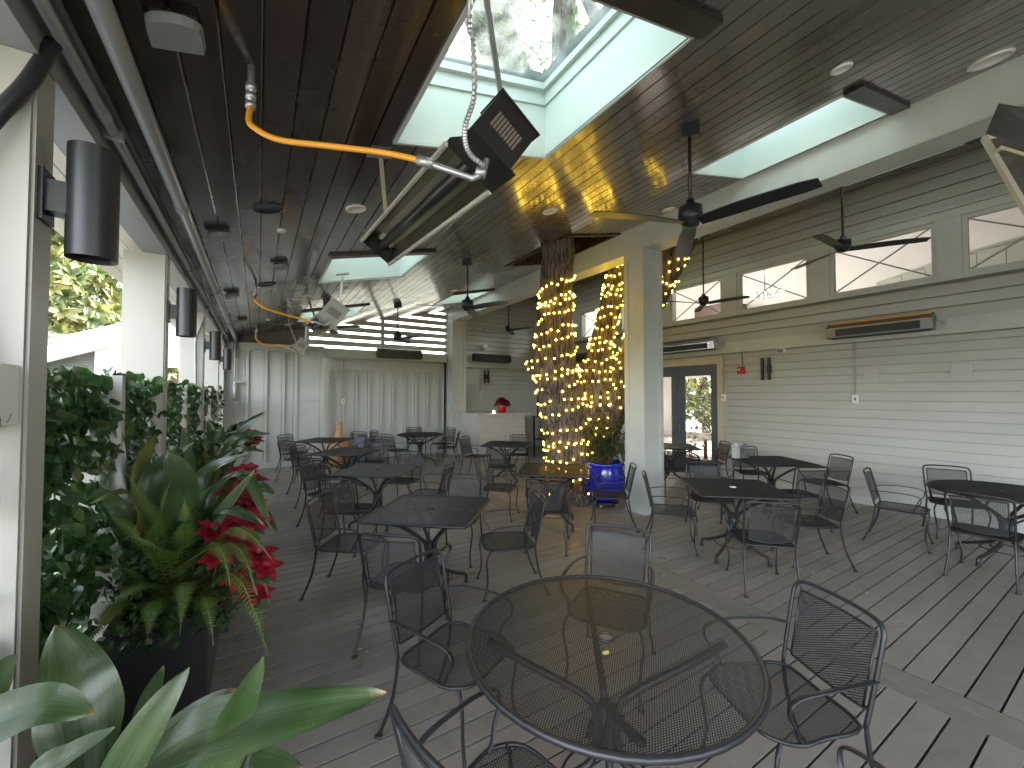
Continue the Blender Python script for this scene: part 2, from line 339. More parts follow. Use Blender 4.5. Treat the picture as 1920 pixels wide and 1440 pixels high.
# ------------------------------------------------------------------ setting
CZ = lambda x: 3.21+.225*x           # underside of the sloping ceiling
def sheet(name, x0,x1,y0,y1,z,m,label=None):
    o = MB().poly([(x0,y0,z),(x1,y0,z),(x1,y1,z),(x0,y1,z)]).build(name, m); tag(o, kind='structure'); return o
sheet('ground', -90,100,-80,120,-.32, M['ground'])
sheet('bounce_ground', -16,-2.7,-12,14,-.316, M['bounce_ground'])  # pale ground added to bounce sunlight up to the soffit and left side
sheet('paved_path', -2.6,-1.15,-6,12.5,-.312, M['concrete'])
def boards_deck(x0,x1,y0,y1,pitch,gap=.0115):
    m = MB(); k0 = math.floor(y0/pitch); y = k0*pitch
    while y < y1:
        a, b = y+gap/2, y+pitch-gap/2; e = .0004
        m.poly([(x0,a,-.0008),(x1,a,-.0008),(x1,a+e,0),(x0,a+e,0)]); m.poly([(x0,a+e,0),(x1,a+e,0),(x1,b-e,0),(x0,b-e,0)]); m.poly([(x0,b-e,0),(x1,b-e,0),(x1,b,-.0008),(x0,b,-.0008)])
        m.poly([(x0,a,-.03),(x1,a,-.03),(x1,a,-.0008),(x0,a,-.0008)]); m.poly([(x0,b,-.0008),(x1,b,-.0008),(x1,b,-.03),(x0,b,-.03)])
        y += pitch
    return m
tag(boards_deck(-.95,3.226,-5.2,12,.135).build('deck_west', M['deck']), kind='structure').name = 'deck'
tag(boards_deck(3.504,8.30,-5.2,12,.135).build('deck', M['deck']), kind='structure')
ds = MB()
for a,b in ((3.232,3.361),(3.367,3.498)):
    ds.poly([(a,-5.2,0),(b,-5.2,0),(b,12,0),(a,12,0)]); ds.poly([(a,-5.2,-.03),(a,-5.2,0),(a,12,0),(a,12,-.03)]); ds.poly([(b,-5.2,0),(b,-5.2,-.03),(b,12,-.03),(b,12,0)])
tag(ds.build('deck_border', M['deckstrip']), kind='structure')
sheet('deck_underside', -.95,8.3,-5.2,12,-.04, M['trimdark'])

# ------------------------------------------------------------------ roof over the deck
roof = thing('patio_roof', 'dark stained board ceiling sloping up over the whole deck, with white skylight wells', 'roof', (0,0,0))
PITCH = .147
OPEN = [(.735,1.911,1.30,2.58),(.735,1.911,5.2,6.48),(.735,1.911,8.95,10.2),
        (3.822,4.76,1.30,2.58),(3.80,4.80,4.62,6.2),(3.822,4.76,8.7,9.98),
        (6.35,7.43,1.30,2.5),(6.35,7.50,4.9,6.1),(6.35,7.43,8.7,9.9),
        (5.22,6.20,4.1,5.5)]
TREEH = (4, 9)
def minus(lo, hi, cuts):
    segs = [(lo,hi)]
    for a,b in cuts:
        n = []
        for s,e in segs:
            if b <= s or a >= e: n.append((s,e)); continue
            if a > s: n.append((s,a))
            if b < e: n.append((b,e))
        segs = n
    return segs
RX0, RX1, RY0, RY1 = -.588, 8.32, -4.8, 11.62
xs = sorted(set([round(k*PITCH,4) for k in range(-4,57)] + [o[i] for o in OPEN for i in (0,1)] + [RX1]))
cb = MB(); g = .007
for a,b in zip(xs, xs[1:]):
    if b-a < .002: continue
    mid = (a+b)/2
    isg = lambda x: abs(x/PITCH-round(x/PITCH)) < 1e-3
    ga = g if isg(a) else 0; gb = g if isg(b) else 0
    for y0,y1 in minus(RY0, RY1, [(o[2],o[3]) for o in OPEN if o[0] < mid < o[1]]):
        y = y0
        P = [(a,CZ(a)+.011*(ga>0)),(a+ga,CZ(a+ga)),(b-gb,CZ(b-gb)),(b,CZ(b)+.011*(gb>0))]
        for (xa,za),(xb,zb) in zip(P,P[1:]):
            if xb-xa > 1e-5: cb.poly([(xa,y0,za),(xa,y1,za),(xb,y1,zb),(xb,y0,zb)])
cb.build('ceiling_boards', M['ceil'], roof)
# roof deck over the boards
rd = MB(); ys = sorted(set([RY0,RY1]+[o[i] for o in OPEN for i in (2,3)])); xr = sorted(set([-1.2,RX1]+[o[i] for o in OPEN for i in (0,1)]))
for a,b in zip(xr,xr[1:]):
    for c,d in zip(ys,ys[1:]):
        if any(o[0]<(a+b)/2<o[1] and o[2]<(c+d)/2<o[3] for o in OPEN): continue
        rd.poly([(a,c,CZ(a)+.2),(b,c,CZ(b)+.2),(b,d,CZ(b)+.2),(a,d,CZ(a)+.2)])
rd.box(-1.22,-1.19,RY0,RY1,CZ(-1.2)-.02,CZ(-1.2)+.2)
rd.build('roof_deck', M['green'], roof)
# skylights
for i,o in enumerate(OPEN):
    x0,x1,y0,y1 = o; ee = .02
    if i in TREEH:
        t = MB(); w = .07
        for (a,b,c,d) in ((x0-w,x1+w,y0-w,y0),(x0-w,x1+w,y1,y1+w),(x0-w,x0,y0,y1),(x1,x1+w,y0,y1)):
            if i == 4 and a > 4.75: b = min(b, 4.845)
            t.obox(((a+b)/2,(c+d)/2,CZ((a+b)/2)-.006),((b-a)/2,0,(b-a)/2*.225),(0,(d-c)/2,0),(0,0,.013))
        t.build('tree_opening_trim', M['trimdark'], roof)
        s = MB(); h=.62
        for (p,q) in (((x0,y0),(x1,y0)),((x1,y0),(x1,y1)),((x1,y1),(x0,y1)),((x0,y1),(x0,y0))):
            s.poly([(p[0],p[1],CZ(p[0])-.004),(q[0],q[1],CZ(q[0])-.004),(q[0],q[1],CZ(q[0])+h),(p[0],p[1],CZ(p[0])+h)])
        s.poly([(x0,y0,CZ(x0)+h),(x1,y0,CZ(x1)+h),(x1,y1,CZ(x1)+h),(x0,y1,CZ(x0)+h)])
        s.build('tree_opening_well', M['ceil'], roof)
        continue
    sk = MB(); H0 = .50; H1=.60
    def ring(x0,x1,y0,y1,ha,hb,m):
        for (p,q) in (((x0,y0),(x1,y0)),((x1,y0),(x1,y1)),((x1,y1),(x0,y1)),((x0,y1),(x0,y0))):
            m.poly([(p[0],p[1],CZ(p[0])+ha),(q[0],q[1],CZ(q[0])+ha),(q[0],q[1],CZ(q[0])+hb),(p[0],p[1],CZ(p[0])+hb)])
    def ledge(o0,o1,h,m):
        a0,a1,b0,b1 = o0; c0,c1,d0,d1 = o1
        for q in (((a0,b0),(a1,b0),(c1,d0),(c0,d0)),((a1,b0),(a1,b1),(c1,d1),(c1,d0)),((a1,b1),(a0,b1),(c0,d1),(c1,d1)),((a0,b1),(a0,b0),(c0,d0),(c0,d1))):
            m.poly([(x,y,CZ(x)+h) for x,y in q])
    A = (x0,x1,y0,y1); B = (x0+.018,x1-.018,y0+.018,y1-.018); D = (x0+.055,x1-.055,y0+.055,y1-.055)
    ring(*A,-.006,.40,sk); ledge(A,B,.40,sk); ring(*B,.40,H0,sk)
    ring(x0-.03,x1+.03,y0-.03,y1+.03,.2,H1+.03,sk)
    shaft = sk.build('skylight_well', M['shaft'], roof)
    fr = MB(); ledge(B,D,H0,fr); ring(*D,H0,H0+.05,fr); ledge((x0-.03,x1+.03,y0-.03,y1+.03),D,H1+.03,fr)
    fr.build('sash', M['shaft'], shaft)
    MB().poly([(D[0],D[2],CZ(D[0])+H0+.05),(D[1],D[2],CZ(D[1])+H0+.05),(D[1],D[3],CZ(D[1])+H0+.05),(D[0],D[3],CZ(D[0])+H0+.05)]).build('pane', M['skyglass'], shaft)
    # thin white bead round the opening and a dark board at its near end
    bd = MB(); w=.022
    for (a,b,c,d) in ((x0-w,x1+w,y0-w,y0),(x0-w,x1+w,y1,y1+w),(x0-w,x0,y0,y1),(x1,x1+w,y0,y1)):
        bd.obox(((a+b)/2,(c+d)/2,CZ((a+b)/2)-.004),((b-a)/2,0,(b-a)/2*.225),(0,(d-c)/2,0),(0,0,.009))
    bd.build('bead', M['shaft'], shaft)
    tb = MB(); a,b = x0-.05, min(x1+.06, 4.84 if x1 < 5 else 9)
    tb.obox(((a+b)/2,y0-.085,CZ((a+b)/2)-.01),((b-a)/2,0,(b-a)/2*.225),(0,.06,0),(0,0,.018))
    tb.build('end_board', M['trimdark'], roof)
# main beam, plates and outside soffit
bm = MB(); bm.box(4.85,5.17,RY0,11.5,3.93,CZ(4.85)+.05); bm.build('main_beam', M['trim'], roof, ).data.materials[0] = M['trim']
eb = MB(); eb.box(-.80,-.64,RY0,11.5,2.89,3.12); eb.build('eave_beam', M['beamgray'], roof)
eb2 = MB(); eb2.box(-.64,-.585,RY0,11.5,3.045,3.12); eb2.build('eave_ledger', M['beamgray'], roof)
so = MB(); k = -1.19
while k < -.81:
    kb = min(k+.095,-.805)
    so.poly([(k+.003,RY0,CZ(k)-.075),(k+.003,RY1,CZ(k)-.075),(kb-.003,RY1,CZ(kb)-.075),(kb-.003,RY0,CZ(kb)-.075)])
    so.poly([(k-.003,RY0,CZ(k)-.06),(k-.003,RY1,CZ(k)-.06),(k+.003,RY1,CZ(k)-.075),(k+.003,RY0,CZ(k)-.075)])
    k += .095
so.build('outer_soffit', M['soffit'], roof)

# ------------------------------------------------------------------ siding helper
def lap(mb, axis, c, a0, a1, z0, z1, pitch, holes=(), d=.024, slope=None):
    z = z0
    while z < z1-.001:
        zt = min(z+pitch, z1)
        lv = sorted(set([z,zt]+[h for q in holes for h in (q[2],q[3]) if z < h < zt]))
        for s,t in zip(lv,lv[1:]):
            cuts = [(q[0],q[1]) for q in holes if q[2] < (s+t)/2 < q[3]]
            jr = random.Random(int(z*997)+int(c*31)); jt = [(j_,j_+.004) for j_ in (jr.uniform(a0,a1),jr.uniform(a0,a1),jr.uniform(a0,a1))] if pitch > .1 else []
            for u,v in minus(a0,a1,cuts+jt):
                p0 = c - d*(1-(s-z)/pitch) ; p1 = c - d*(1-(t-z)/pitch); tt = t-.013 if t == zt else t
                def pt(al, p, zz): return (p,al,zz) if axis=='y' else (al,p,zz)
                mb.poly([pt(u,p0,s),pt(v,p0,s),pt(v,p1,tt),pt(u,p1,tt)])
                if s == z: mb.poly([pt(u,c+.02,s),pt(v,c+.02,s),pt(v,p0,s),pt(u,p0,s)])
        z = zt
# ------------------------------------------------------------------ restaurant building on the right
bld = thing('restaurant_building', 'restaurant wall of pale lapped siding with high windows along the right of the deck', 'building', (8.3,4.5,0))
WIN = [(-1.36,-.09),(.19,1.48),(1.73,3.01),(3.31,4.59),(4.89,6.16),(6.47,7.74),(8.05,9.32),(9.63,10.9)]
WZ = (3.40,4.22)
DOOR = (5.06,7.06,0,2.42)
BY0,BY1 = -5.2,11.75
m = MB(); lap(m,'y',8.275,BY0,11.6,.12,2.60,.14,[DOOR]); 
lap(m,'y',8.215,BY0,11.6,2.83,3.33,.16); lap(m,'y',8.215,BY0,11.6,4.34,5.2,.175)
m.build('siding', M['wall'], bld)
m = MB()    # solid wall behind the siding
for a,b in minus(BY0,BY1,[DOOR[:2]]): m.box(8.30,8.40,a,b,-.1,2.42)
m.box(8.30,8.40,BY0,BY1,2.42,WZ[0]); m.box(8.30,8.40,BY0,BY1,WZ[1],6.7)
e = [BY0]+[q for w in WIN for q in w]+[BY1]
for a,b in zip(e[::2],e[1::2]): m.box(8.30,8.40,a,b,WZ[0],WZ[1])
m.build('wall', M['wall'], bld)
m = MB()
m.box(8.14,8.30,BY0,11.6,2.60,2.80); m.box(8.16,8.30,BY0,11.6,2.803,2.83)      # trim band
m.box(8.10,8.30,BY0,11.6,3.335,3.36); m.box(8.165,8.30,BY0,11.6,3.363,WZ[0])     # sill
m.box(8.165,8.30,BY0,11.6,WZ[1],4.33); m.box(8.12,8.30,BY0,11.6,4.333,4.36)
for a,b in zip(e[::2],e[1::2]): 
    if a > BY0-.1: m.box(8.17,8.30,a,min(b,11.6),WZ[0]+.001,WZ[1]-.001)
m.box(8.245,8.30,BY0,5.0,0,.12); m.box(8.245,8.30,7.12,11.6,0,.12)               # skirting
m.build('trim_band', M['trim'], bld)
for a,b in ((2.42,2.60),(1.42,1.64)): MB().box(8.243,8.27,a,b,1.99,2.17).build('cover_plate', M['wall'], bld)
m = MB()
m.box(8.225,8.30,4.93,5.06,0,2.55); m.box(8.225,8.30,7.06,7.19,0,2.55); m.box(8.222,8.30,5.06,7.06,2.42,2.553)
m.build('door_casing', M['casing'], bld)
for a,b in WIN:
    f = MB(); w=.055
    f.box(8.20,8.27,a,a+w,WZ[0],WZ[1]); f.box(8.20,8.27,b-w,b,WZ[0],WZ[1]); f.box(8.203,8.27,a+w,b-w,WZ[0],WZ[0]+w); f.box(8.203,8.27,a+w,b-w,WZ[1]-w,WZ[1])
    fo = f.build('window', M['trim'], bld)
    MB().poly([(8.25,a+w,WZ[0]+w),(8.25,b-w,WZ[0]+w),(8.25,b-w,WZ[1]-w),(8.25,a+w,WZ[1]-w)]).build('pane', M['winglass'], fo)
    q = MB(); q.bar((8.238,a+w,WZ[0]+w),(8.238,b-w,WZ[1]-w),.02,.012,(1,0,0)); q.bar((8.225,a+w,WZ[1]-w),(8.225,b-w,WZ[0]+w),.02,.012,(1,0,0))
    q.build('cross_brace', M['pipe'], fo)
for k,(a,b) in enumerate(((5.075,6.055),(6.065,7.045))):
    f = MB(); s=.17; x0,x1=8.29,8.335
    f.box(x0,x1,a,a+s,.02,2.41); f.box(x0,x1,b-s,b,.02,2.41); f.box(x0+.001,x1-.001,a+s,b-s,2.17,2.41); f.box(x0+.001,x1-.001,a+s,b-s,.02,.32)
    do = f.build('door', M['door'], bld)
    MB().poly([(8.31,a+s,.32),(8.31,b-s,.32),(8.31,b-s,2.17),(8.31,a+s,2.17)]).build('pane', M['winglass'], do)
    yy = b-.07 if k==0 else a+.07
    MB().tube(smooth([(8.29,yy,.86),(8.235,yy,.88),(8.235,yy,1.08),(8.29,yy,1.10)],4),.011).build('handle', M['silver'], do)
# inside of the building, seen through the panes
m = MB()
m.poly([(8.4,BY0,6.6),(15,BY0,6.6),(15,BY1,6.6),(8.4,BY1,6.6)]); m.poly([(8.4,BY0,0),(8.4,BY0,6.6),(15,BY0,6.6),(15,BY0,0)]); m.poly([(8.4,BY1,0),(15,BY1,0),(15,BY1,6.6),(8.4,BY1,6.6)])
for q in ((BY0,7.8,0,6.6),(7.8,11.2,2.4,6.6),(11.2,BY1,0,6.6),(7.8,11.2,0,.25)): m.poly([(15,q[0],q[2]),(15,q[1],q[2]),(15,q[1],q[3]),(15,q[0],q[3])])
m.build('inner_walls', M['cream'], bld)
MB().poly([(8.4,BY0,.0),(15,BY0,.0),(15,BY1,.0),(8.4,BY1,.0)]).build('inner_floor', M['floorin'], bld)
m = MB(); m.tube(smooth([(14.7,-1.5,4.9),(14.7,.5,5.35),(14.7,2.6,5.2),(14.7,4.3,4.85)],5),.05); 
for j in range(12):
    a = -1.2+j*.45; m.box(14.55,14.8,a,a+.44,3.6,4.85+.35*sin((j+.5)/12*pi))
m.build('bulkhead', M['sage'], bld)
m = MB(); m.box(13.9,14.9,8.0,9.4,3.8,5.0); m.build('wood_panelling', M['panelwood'], bld)
m = MB(); m.box(8.35,15.1,BY0-.05,BY1+.05,6.62,6.8); m.build('roof', M['green'], bld)
for j in range(8):
    d = MB(); d.cyl((10.3+(j%2)*2.4,-.6+(j//2)*2.9,6.58),.11,.015,16); d.build('recessed_light', M['lamp'], bld)
# chandelier hanging inside, and a second one added for its light
def chandelier(x,y,label):
    t = thing('chandelier', label, 'chandelier', (x,y,4.3), group='lit chandeliers inside the high windows')
    MB().tube([(x,y,4.4),(x,y,6.6)],.012).build('rod', M['iron'], t)
    a = MB(); bl = MB()
    for k in range(10):
        an = k*pi/5; p = (x+.42*cos(an),y+.42*sin(an),4.35+.05*(k%2)); a.tube(smooth([(x,y,4.45),(x+.25*cos(an),y+.25*sin(an),4.28),p],4),.008); bl.ball((p[0],p[1],p[2]+.05),.016,8,5,2.2)
    a.build('arms', M['silver'], t); bl.build('candle_bulbs', M['filament'], t)
    l = bpy.data.lights.new('chandelier_light','POINT'); l.energy = LAMPW; l.color=(1,.97,.94); l.shadow_soft_size=.3
    lo = bpy.data.objects.new('chandelier_light', l); C.objects.link(lo); lo.parent = t; lo.location=(0,0,.7)
LAMPW = 19
chandelier(11.2,5.55,'branching chandelier with small warm bulbs seen through the window over the doors')
chandelier(11.6,9.3,'added chandelier lighting the room behind the windows beside the lit tree trunks')  # extra chandelier, added to brighten the room
# decorated tree inside the glazed door
t = thing('christmas_tree', 'dark decorated christmas tree with silver baubles just inside the glazed double door', 'christmas tree', (10.5,6.82,0))
m = MB(); r2 = random.Random(3)
for k in range(2600):
    z = .25+2.0*r2.random()**1.3; rr = .52*(1-(z-.2)/2.15)*(.5+.5*r2.random()); an = r2.random()*2*pi
    p = Vector((10.5+rr*cos(an),6.82+rr*sin(an),z)); d = Vector((cos(an),sin(an),-.3+.5*r2.random()))*.10; s = Vector((-sin(an),cos(an),r2.random()-.5))*.012
    m.poly([p-s,p+s,p+d])
m.build('branches', M['darkleaf'], t)
for k in range(60):
    z=.3+1.8*r2.random(); rr=.5*(1-(z-.2)/2.15); an=r2.random()*2*pi
    if k==0: b0=MB().ball((10.5,6.82,0),.035,8,6).build('bauble', M['silver'], t, True); b=b0
    else: b=b0.copy(); C.objects.link(b); b.parent=t
    b.location=(rr*cos(an),rr*sin(an),z)
MB().cyl((10.5,6.82,0),.05,.5,8).build('trunk', M['brownwood'], t)

# ------------------------------------------------------------------ far end walls
fw = thing('board_wall', 'pale board and batten end wall with a boxed corner pilaster, left half of the far end', 'wall', (.4,11.5,0))
m = MB(); m.box(-.93,1.42,11.53,11.62,-.05,2.98); e_=[-.93,-.66,-.26,.12,.49,.742]
for a,b in zip(e_,e_[1:]): m.box(a+.004,b-.008,11.5,11.529,0,2.98)
m.build('boarding', M['wallcool'], fw)
m = MB()
for x in (-.62,-.22,.16,.53): m.box(x-.03,x+.03,11.455,11.498,.14,2.8)
m.box(-.93,.74,11.445,11.499,0,.14); m.box(-.93,1.42,11.45,11.499,2.80,2.98)
m.build('battens', M['wallcool'], fw)
m = MB(); m.box(.745,1.42,11.415,11.529,0,2.98)
for a,b in ((.745,.83),(1.335,1.42)): m.box(a,b,11.37,11.414,0,2.98)
for a,b in ((0,.14),(1.60,1.68),(2.86,2.98)): m.box(.831,1.334,11.374,11.414,a,b)
for z0,z1 in ((.15,1.59),(1.69,2.85)): m.box(.842,1.323,11.40,11.414,z0,z1)
m.build('pilaster', M['wallcool'], fw)
m = MB()
x=-.7
while x < 1.0:
    m.poly([(x+.004,11.56,2.98),(x+.176,11.56,2.98),(x+.176,11.56,CZ(x+.176)+.05),(x+.004,11.56,CZ(x)+.05)]); x+=.18
m.box(-.7,1.02,11.565,11.6,2.98,3.6); m.build('gable_boards', M['darkroof'], fw)
cw = thing('alcove_wall', 'pale board and batten wall set back under the slatted opening at the far end', 'wall', (3.1,11.8,0))
m = MB(); m.box(1.42,4.9,11.83,11.9,-.05,2.75); x_=1.42; xe=[1.42]+[1.585+.335*k for k in range(10)]+[4.9]
for a,b in zip(xe,xe[1:]): m.box(a+.004,b-.008,11.8,11.829,0,2.74)
m.build('boarding', M['wallcool'], cw)
m = MB(); x = 1.62
while x < 4.85: m.box(x-.035,x+.035,11.755,11.798,.12,2.42); x += .335
m.box(1.42,4.9,11.745,11.799,0,.12); m.box(1.42,4.9,11.745,11.799,2.42,2.699)
m.build('battens', M['wallcool'], cw)
m = MB(); m.box(1.42,4.9,11.48,11.60,2.72,2.96); m.box(1.42,4.9,11.60,11.92,2.755,2.80); m.box(4.84,4.96,11.602,11.95,-.05,3.0); m.build('lintel', M['trim'], cw)
sl = thing('slatted_screen', 'wide horizontal louvre slats with bright sky between them, over the alcove wall', 'screen', (3,11.56,2.98))
m = MB(); z = 3.035
while z < 4.5:
    xa = max(1.02, (z-.02-3.21)/.225)
    if xa < 4.8: m.box(xa,4.84,11.54,11.575,z,z+.135)
    z += .198
m.build('slats', M['wallcool'], sl)
m = MB(); m.box(2.87,2.97,11.50,11.538,2.965,CZ(2.9)); m.box(.99,1.07,11.50,11.60,2.99,CZ(1.0)); m.build('stud', M['wallcool'], sl)
rw = thing('corner_wall', 'pale lapped siding wall behind the tiled bar in the far right corner', 'wall', (6.8,11.6,0))
m = MB(); lap(m,'x',11.585,5.3,8.2,.12,2.60,.14); lap(m,'x',11.54,5.3,8.2,2.84,5.0,.155); m.build('siding', M['wallcool'], rw)
m = MB(); m.box(4.84,8.4,11.605,11.75,-.05,5.2); m.build('wall', M['wallcool'], rw)
m = MB(); m.box(5.3,8.13,11.46,11.60,2.60,2.84); m.box(5.30,5.42,11.50,11.60,0,2.598); m.box(5.30,5.42,11.47,11.538,2.842,3.7); m.box(5.42,5.5,11.47,11.538,3.55,3.7)
m.box(8.06,8.13,11.5,11.60,2.842,4.95)
m.build('trim', M['trim'], rw)

nw = thing('light_blocking_wall', 'added unseen wall behind the viewer, blocking light from the right siding', 'wall', (6.4,-5,0))  # added wall out of view, keeps hot light off the right siding
MB().box(4.2,8.2,-5.15,-5.0,-.3,4.9).build('wall', M['wall'], nw)
# ------------------------------------------------------------------ columns and posts
def column(x0,x1,y0,y1,z1,label):
    t = thing('porch_column', label, 'column', ((x0+x1)/2,(y0+y1)/2,0), group='boxed square columns under the main beam')
    m = MB(); m.box(x0+.02,x1-.02,y0+.02,y1-.02,0,z1); m.build('shaft', M['trim'], t)
    m = MB(); w=.075
    for xa,xb in ((x0,x0+w),(x1-w,x1)):
        for ya,yb in ((y0,y0+w),(y1-w,y1)): m.box(xa,xb,ya,yb,0,z1-.002)
    for za,zb in ((0,.13),(1.53,1.58),(z1-.16,z1-.0008)): m.box(x0+.004,x1-.004,y0+.004,y1-.004,za,zb)
    m.build('panel_trim', M['trim'], t)
column(4.78,5.21,4.06,4.43,3.93,'thick pale panelled column in front of the string lit tree')
column(4.80,5.25,11.05,11.42,3.93,'pale panelled column beside the tiled bar at the far end')
POSTY = [2.06,4.37,7.12,9.72]
PL = ['closest pale post at the left edge, carrying a grey switch box','pale post second along the left side, beyond the first ivy','pale post with a conduit running down to a small white outlet box','slim pale post along the left side, just before the far corner']
for i,y in enumerate(POSTY):
    t = thing('veranda_post', PL[i], 'post', (-.78,y,0), group='square posts along the open left side')
    hw = .08 if i == 0 else .075
    MB().box(-.91,-.655,y-hw,y+hw,-.3,2.888).build('shaft', M['post'], t)
    MB().box(-.654,-.645,y-hw+.012,y+hw-.012,-.02,2.885).build('face_board', M['post'], t)
t = thing('corner_post', 'narrow pale post where the open left side meets the far wall', 'post', (-.78,11.35,0)); MB().box(-.90,-.66,11.24,11.44,-.3,2.888).build('shaft', M['post'], t)
# half height fins between the posts
FIN = [3.2,5.7,8.4,10.6,.85]
FL = ['tall narrow grey fin board between the two closest posts','narrow fin board standing in the ivy between second and third post','narrow fin board in the ivy behind the conduit post','narrow fin board nearest the far corner','narrow fin board just before the closest post']
for i,y in enumerate(FIN):
    o = MB().box(-.90,-.66,y-.035,y+.035,-.3,1.86).build('fin_board', M['post']); tag(o, FL[i], 'fence board', 'fin boards between the posts')
# pipes under the eave
def wpipe(name,pts,r,m,label,cat,group=None):
    o = MB().tube(pts,r,12).build(name,m,smooth=True); return tag(o,label,cat,group)
a = thing('eave_pipe','thick grey painted pipe running under the ceiling edge along the left','pipe',(-.46,0,3.03))
MB().tube([(-.46,RY0,3.035),(-.46,11.3,3.035),],.037,14).build('pipe_run', M['pipe'], a, True)
for y in (1.0,3.55,6.2,8.8,10.9): m = MB(); m.tube([(-.46,y-.03,3.035),(-.46,y+.03,3.035)],.045,14); m.box(-.475,-.445,y-.008,y+.008,3.06,3.12); m.build('coupling', M['pipe'], a, True)
m = MB(); m.tube(smooth([(-.46,11.28,3.035),(-.46,11.36,3.02),(-.46,11.38,2.9),(-.46,11.38,2.6)],4),.035,12)
m.build('elbow', M['pipe'], a, True)
a = thing('electrical_conduit','thinner grey conduit beside the thick pipe under the eave','conduit',(-.58,0,2.98))
MB().tube([(-.595,RY0,2.985),(-.595,11.3,2.985)],.021,12).build('pipe_run', M['pipe'], a, True)
for y in (.6,2.45,5.1,7.7,10.2): m = MB(); m.tube([(-.595,y-.035,2.985),(-.595,y+.035,2.985)],.027,12); m.build('coupling', M['pipe'], a, True); MB().box(-.63,-.56,y+.15,y+.17,2.955,3.0).build('clamp', M['pipe'], a)
m = MB(); m.tube([(-.46,11.38,2.6),(-.46,11.38,2.05)],.02,10); m.tube([(-.46,11.38,2.05),(-.46,11.38,1.98)],.045,12); m.tube([(-.46,11.38,1.98),(-.46,11.38,1.62)],.04,12); m.tube([(-.46,11.38,1.62),(-.46,11.38,1.2)],.015,8); m.box(-.42,-.28,11.36,11.45,2.03,2.05); m.box(-.46,-.3,11.36,11.45,1.55,1.565)
tag(m.build('drain_pipe', M['trim'], None, True),'pale vertical pipe with a thick sleeve in the far left corner','pipe')
# sconces on the posts
def cyl_sconce():
    t = thing('cylinder_sconce','large black cylinder wall light on the closest left post','wall light',(0,0,0),world=False,group='black cylinder lights on the left posts')
    m = MB(); m.tube([(0,0,-.20),(0,0,.20)],.07,32,caps=False); m.tube([(0,0,-.20),(0,0,-.185)],[.07,.062],32,caps=False); m.tube([(0,0,.20),(0,0,.19)],[.07,.064],32,caps=False)
    m.build('housing', M['blackmetal'], t, True)
    m = MB(); m.cyl((0,0,-.17),.058,.004,24); m.cyl((0,0,.17),.058,.004,24); m.build('lens', M['heatbody'], t)
    m = MB(); m.box(-.125,-.112,-.05,.05,-.09,.09); m.box(-.112,-.06,-.035,.035,-.055,.055); m.build('bracket', M['blackmetal'], t)
    return t
s0 = cyl_sconce(); s0.location = (-.52,POSTY[0],2.44)
for i,l in ((1,'black cylinder wall light on the second left post'),(2,'black cylinder wall light on the post with the conduit'),(3,'smallest looking black cylinder light, on the post nearest the far corner')):
    dup(s0, (-.52,POSTY[i],2.44), 0, l)
# switch boxes and conduits
t = thing('switch_box','light grey switch box with a red mark on the closest post','electrical box',(-.78,1.9,1.7))
m = MB(); m.box(-.93,-.662,1.86,1.978,1.655,1.845); m.build('enclosure', M['white'], t)
m = MB(); m.tube([(-.765+.035*cos(a),1.857,1.80+.014*sin(a)) for a in [R(-150+k*15) for k in range(19)]],.0035,5); m.build('red_arc', M['red'], t)
m = MB(); m.box(-.80,-.775,1.857,1.859,1.70,1.775)
for z in (1.782,1.765,1.748): m.box(-.765,-.735,1.8575,1.859,z,z+.002)
m.build('print', M['ink'], t)
m = MB(); m.tube(smooth([(-.76,1.925,1.845),(-.76,1.925,1.95),(-.79,1.93,2.15),(-.78,1.93,2.45),(-.72,1.94,2.62),(-.66,1.97,2.78),(-.62,2.02,2.97)],8),.024,10)
m.build('flexible_conduit', M['blackmetal'], t, True)
m = MB(); 
for z in (1.85,1.90): m.cyl((-.76,1.925,z),.036,.025,12)
for z in (2.1,2.4): m.cyl((-.785,1.93,z),.03,.02,12)
m.build('fitting', M['whitemetal'], t)
t = thing('outlet_box','small white outlet box at the foot of a conduit on the third post','electrical box',(-.72,7.02,1.75))
MB().box(-.78,-.67,6.97,7.043,1.68,1.82).build('enclosure', M['white'], t); MB().box(-.74,-.71,6.966,6.969,1.72,1.77).build('socket', M['ink'], t)
MB().tube(smooth([(-.72,7.0,1.82),(-.73,7.0,2.2),(-.73,7.0,2.5),(-.68,7.02,2.7),(-.60,7.05,2.97)],6),.016,8).build('conduit', M['pipe'], t, True)
def wallbox(x,y,z,ztop,ax,label,two=False):
    t = thing('wall_outlet',label,'electrical box',(x,y,z))
    if ax=='y':   # wall faces -X
        MB().box(x-.05,x,y-.04,y+.04,z-.07,z+.07).build('cover', M['white'], t); MB().box(x-.053,x-.0505,y-.012,y+.012,z-.025,z+.025).build('socket', M['ink'], t)
    else:
        MB().box(x-.04,x+.04,y-.05,y,z-.07,z+.07).build('cover', M['white'], t); MB().box(x-.012,x+.012,y-.053,y-.0505,z-.025,z+.025).build('socket', M['ink'], t)
    px,py = (x-.025,y) if ax=='y' else (x,y-.025)
    m = MB(); m.tube([(px,py,z+.07),(px,py,ztop)],.011,8); m.build('conduit', M['pipe'], t)
wallbox(8.262,2.71,1.68,2.6,'y','small white outlet below a dark conduit in the middle of the right wall')
wallbox(8.222,4.90,1.69,2.6,'y','small white outlet and conduit on the casing right of the doors')
wallbox(1.95,11.77,1.57,2.7,'x','small white outlet below a conduit on the alcove wall, above the wicker vase')
wallbox(5.98,11.585,1.79,2.6,'x','small white outlet below a conduit behind the tiled bar')
t = thing('fire_alarm','red fire alarm strobe on the siding right of the doors','alarm',(8.22,4.55,2.24))
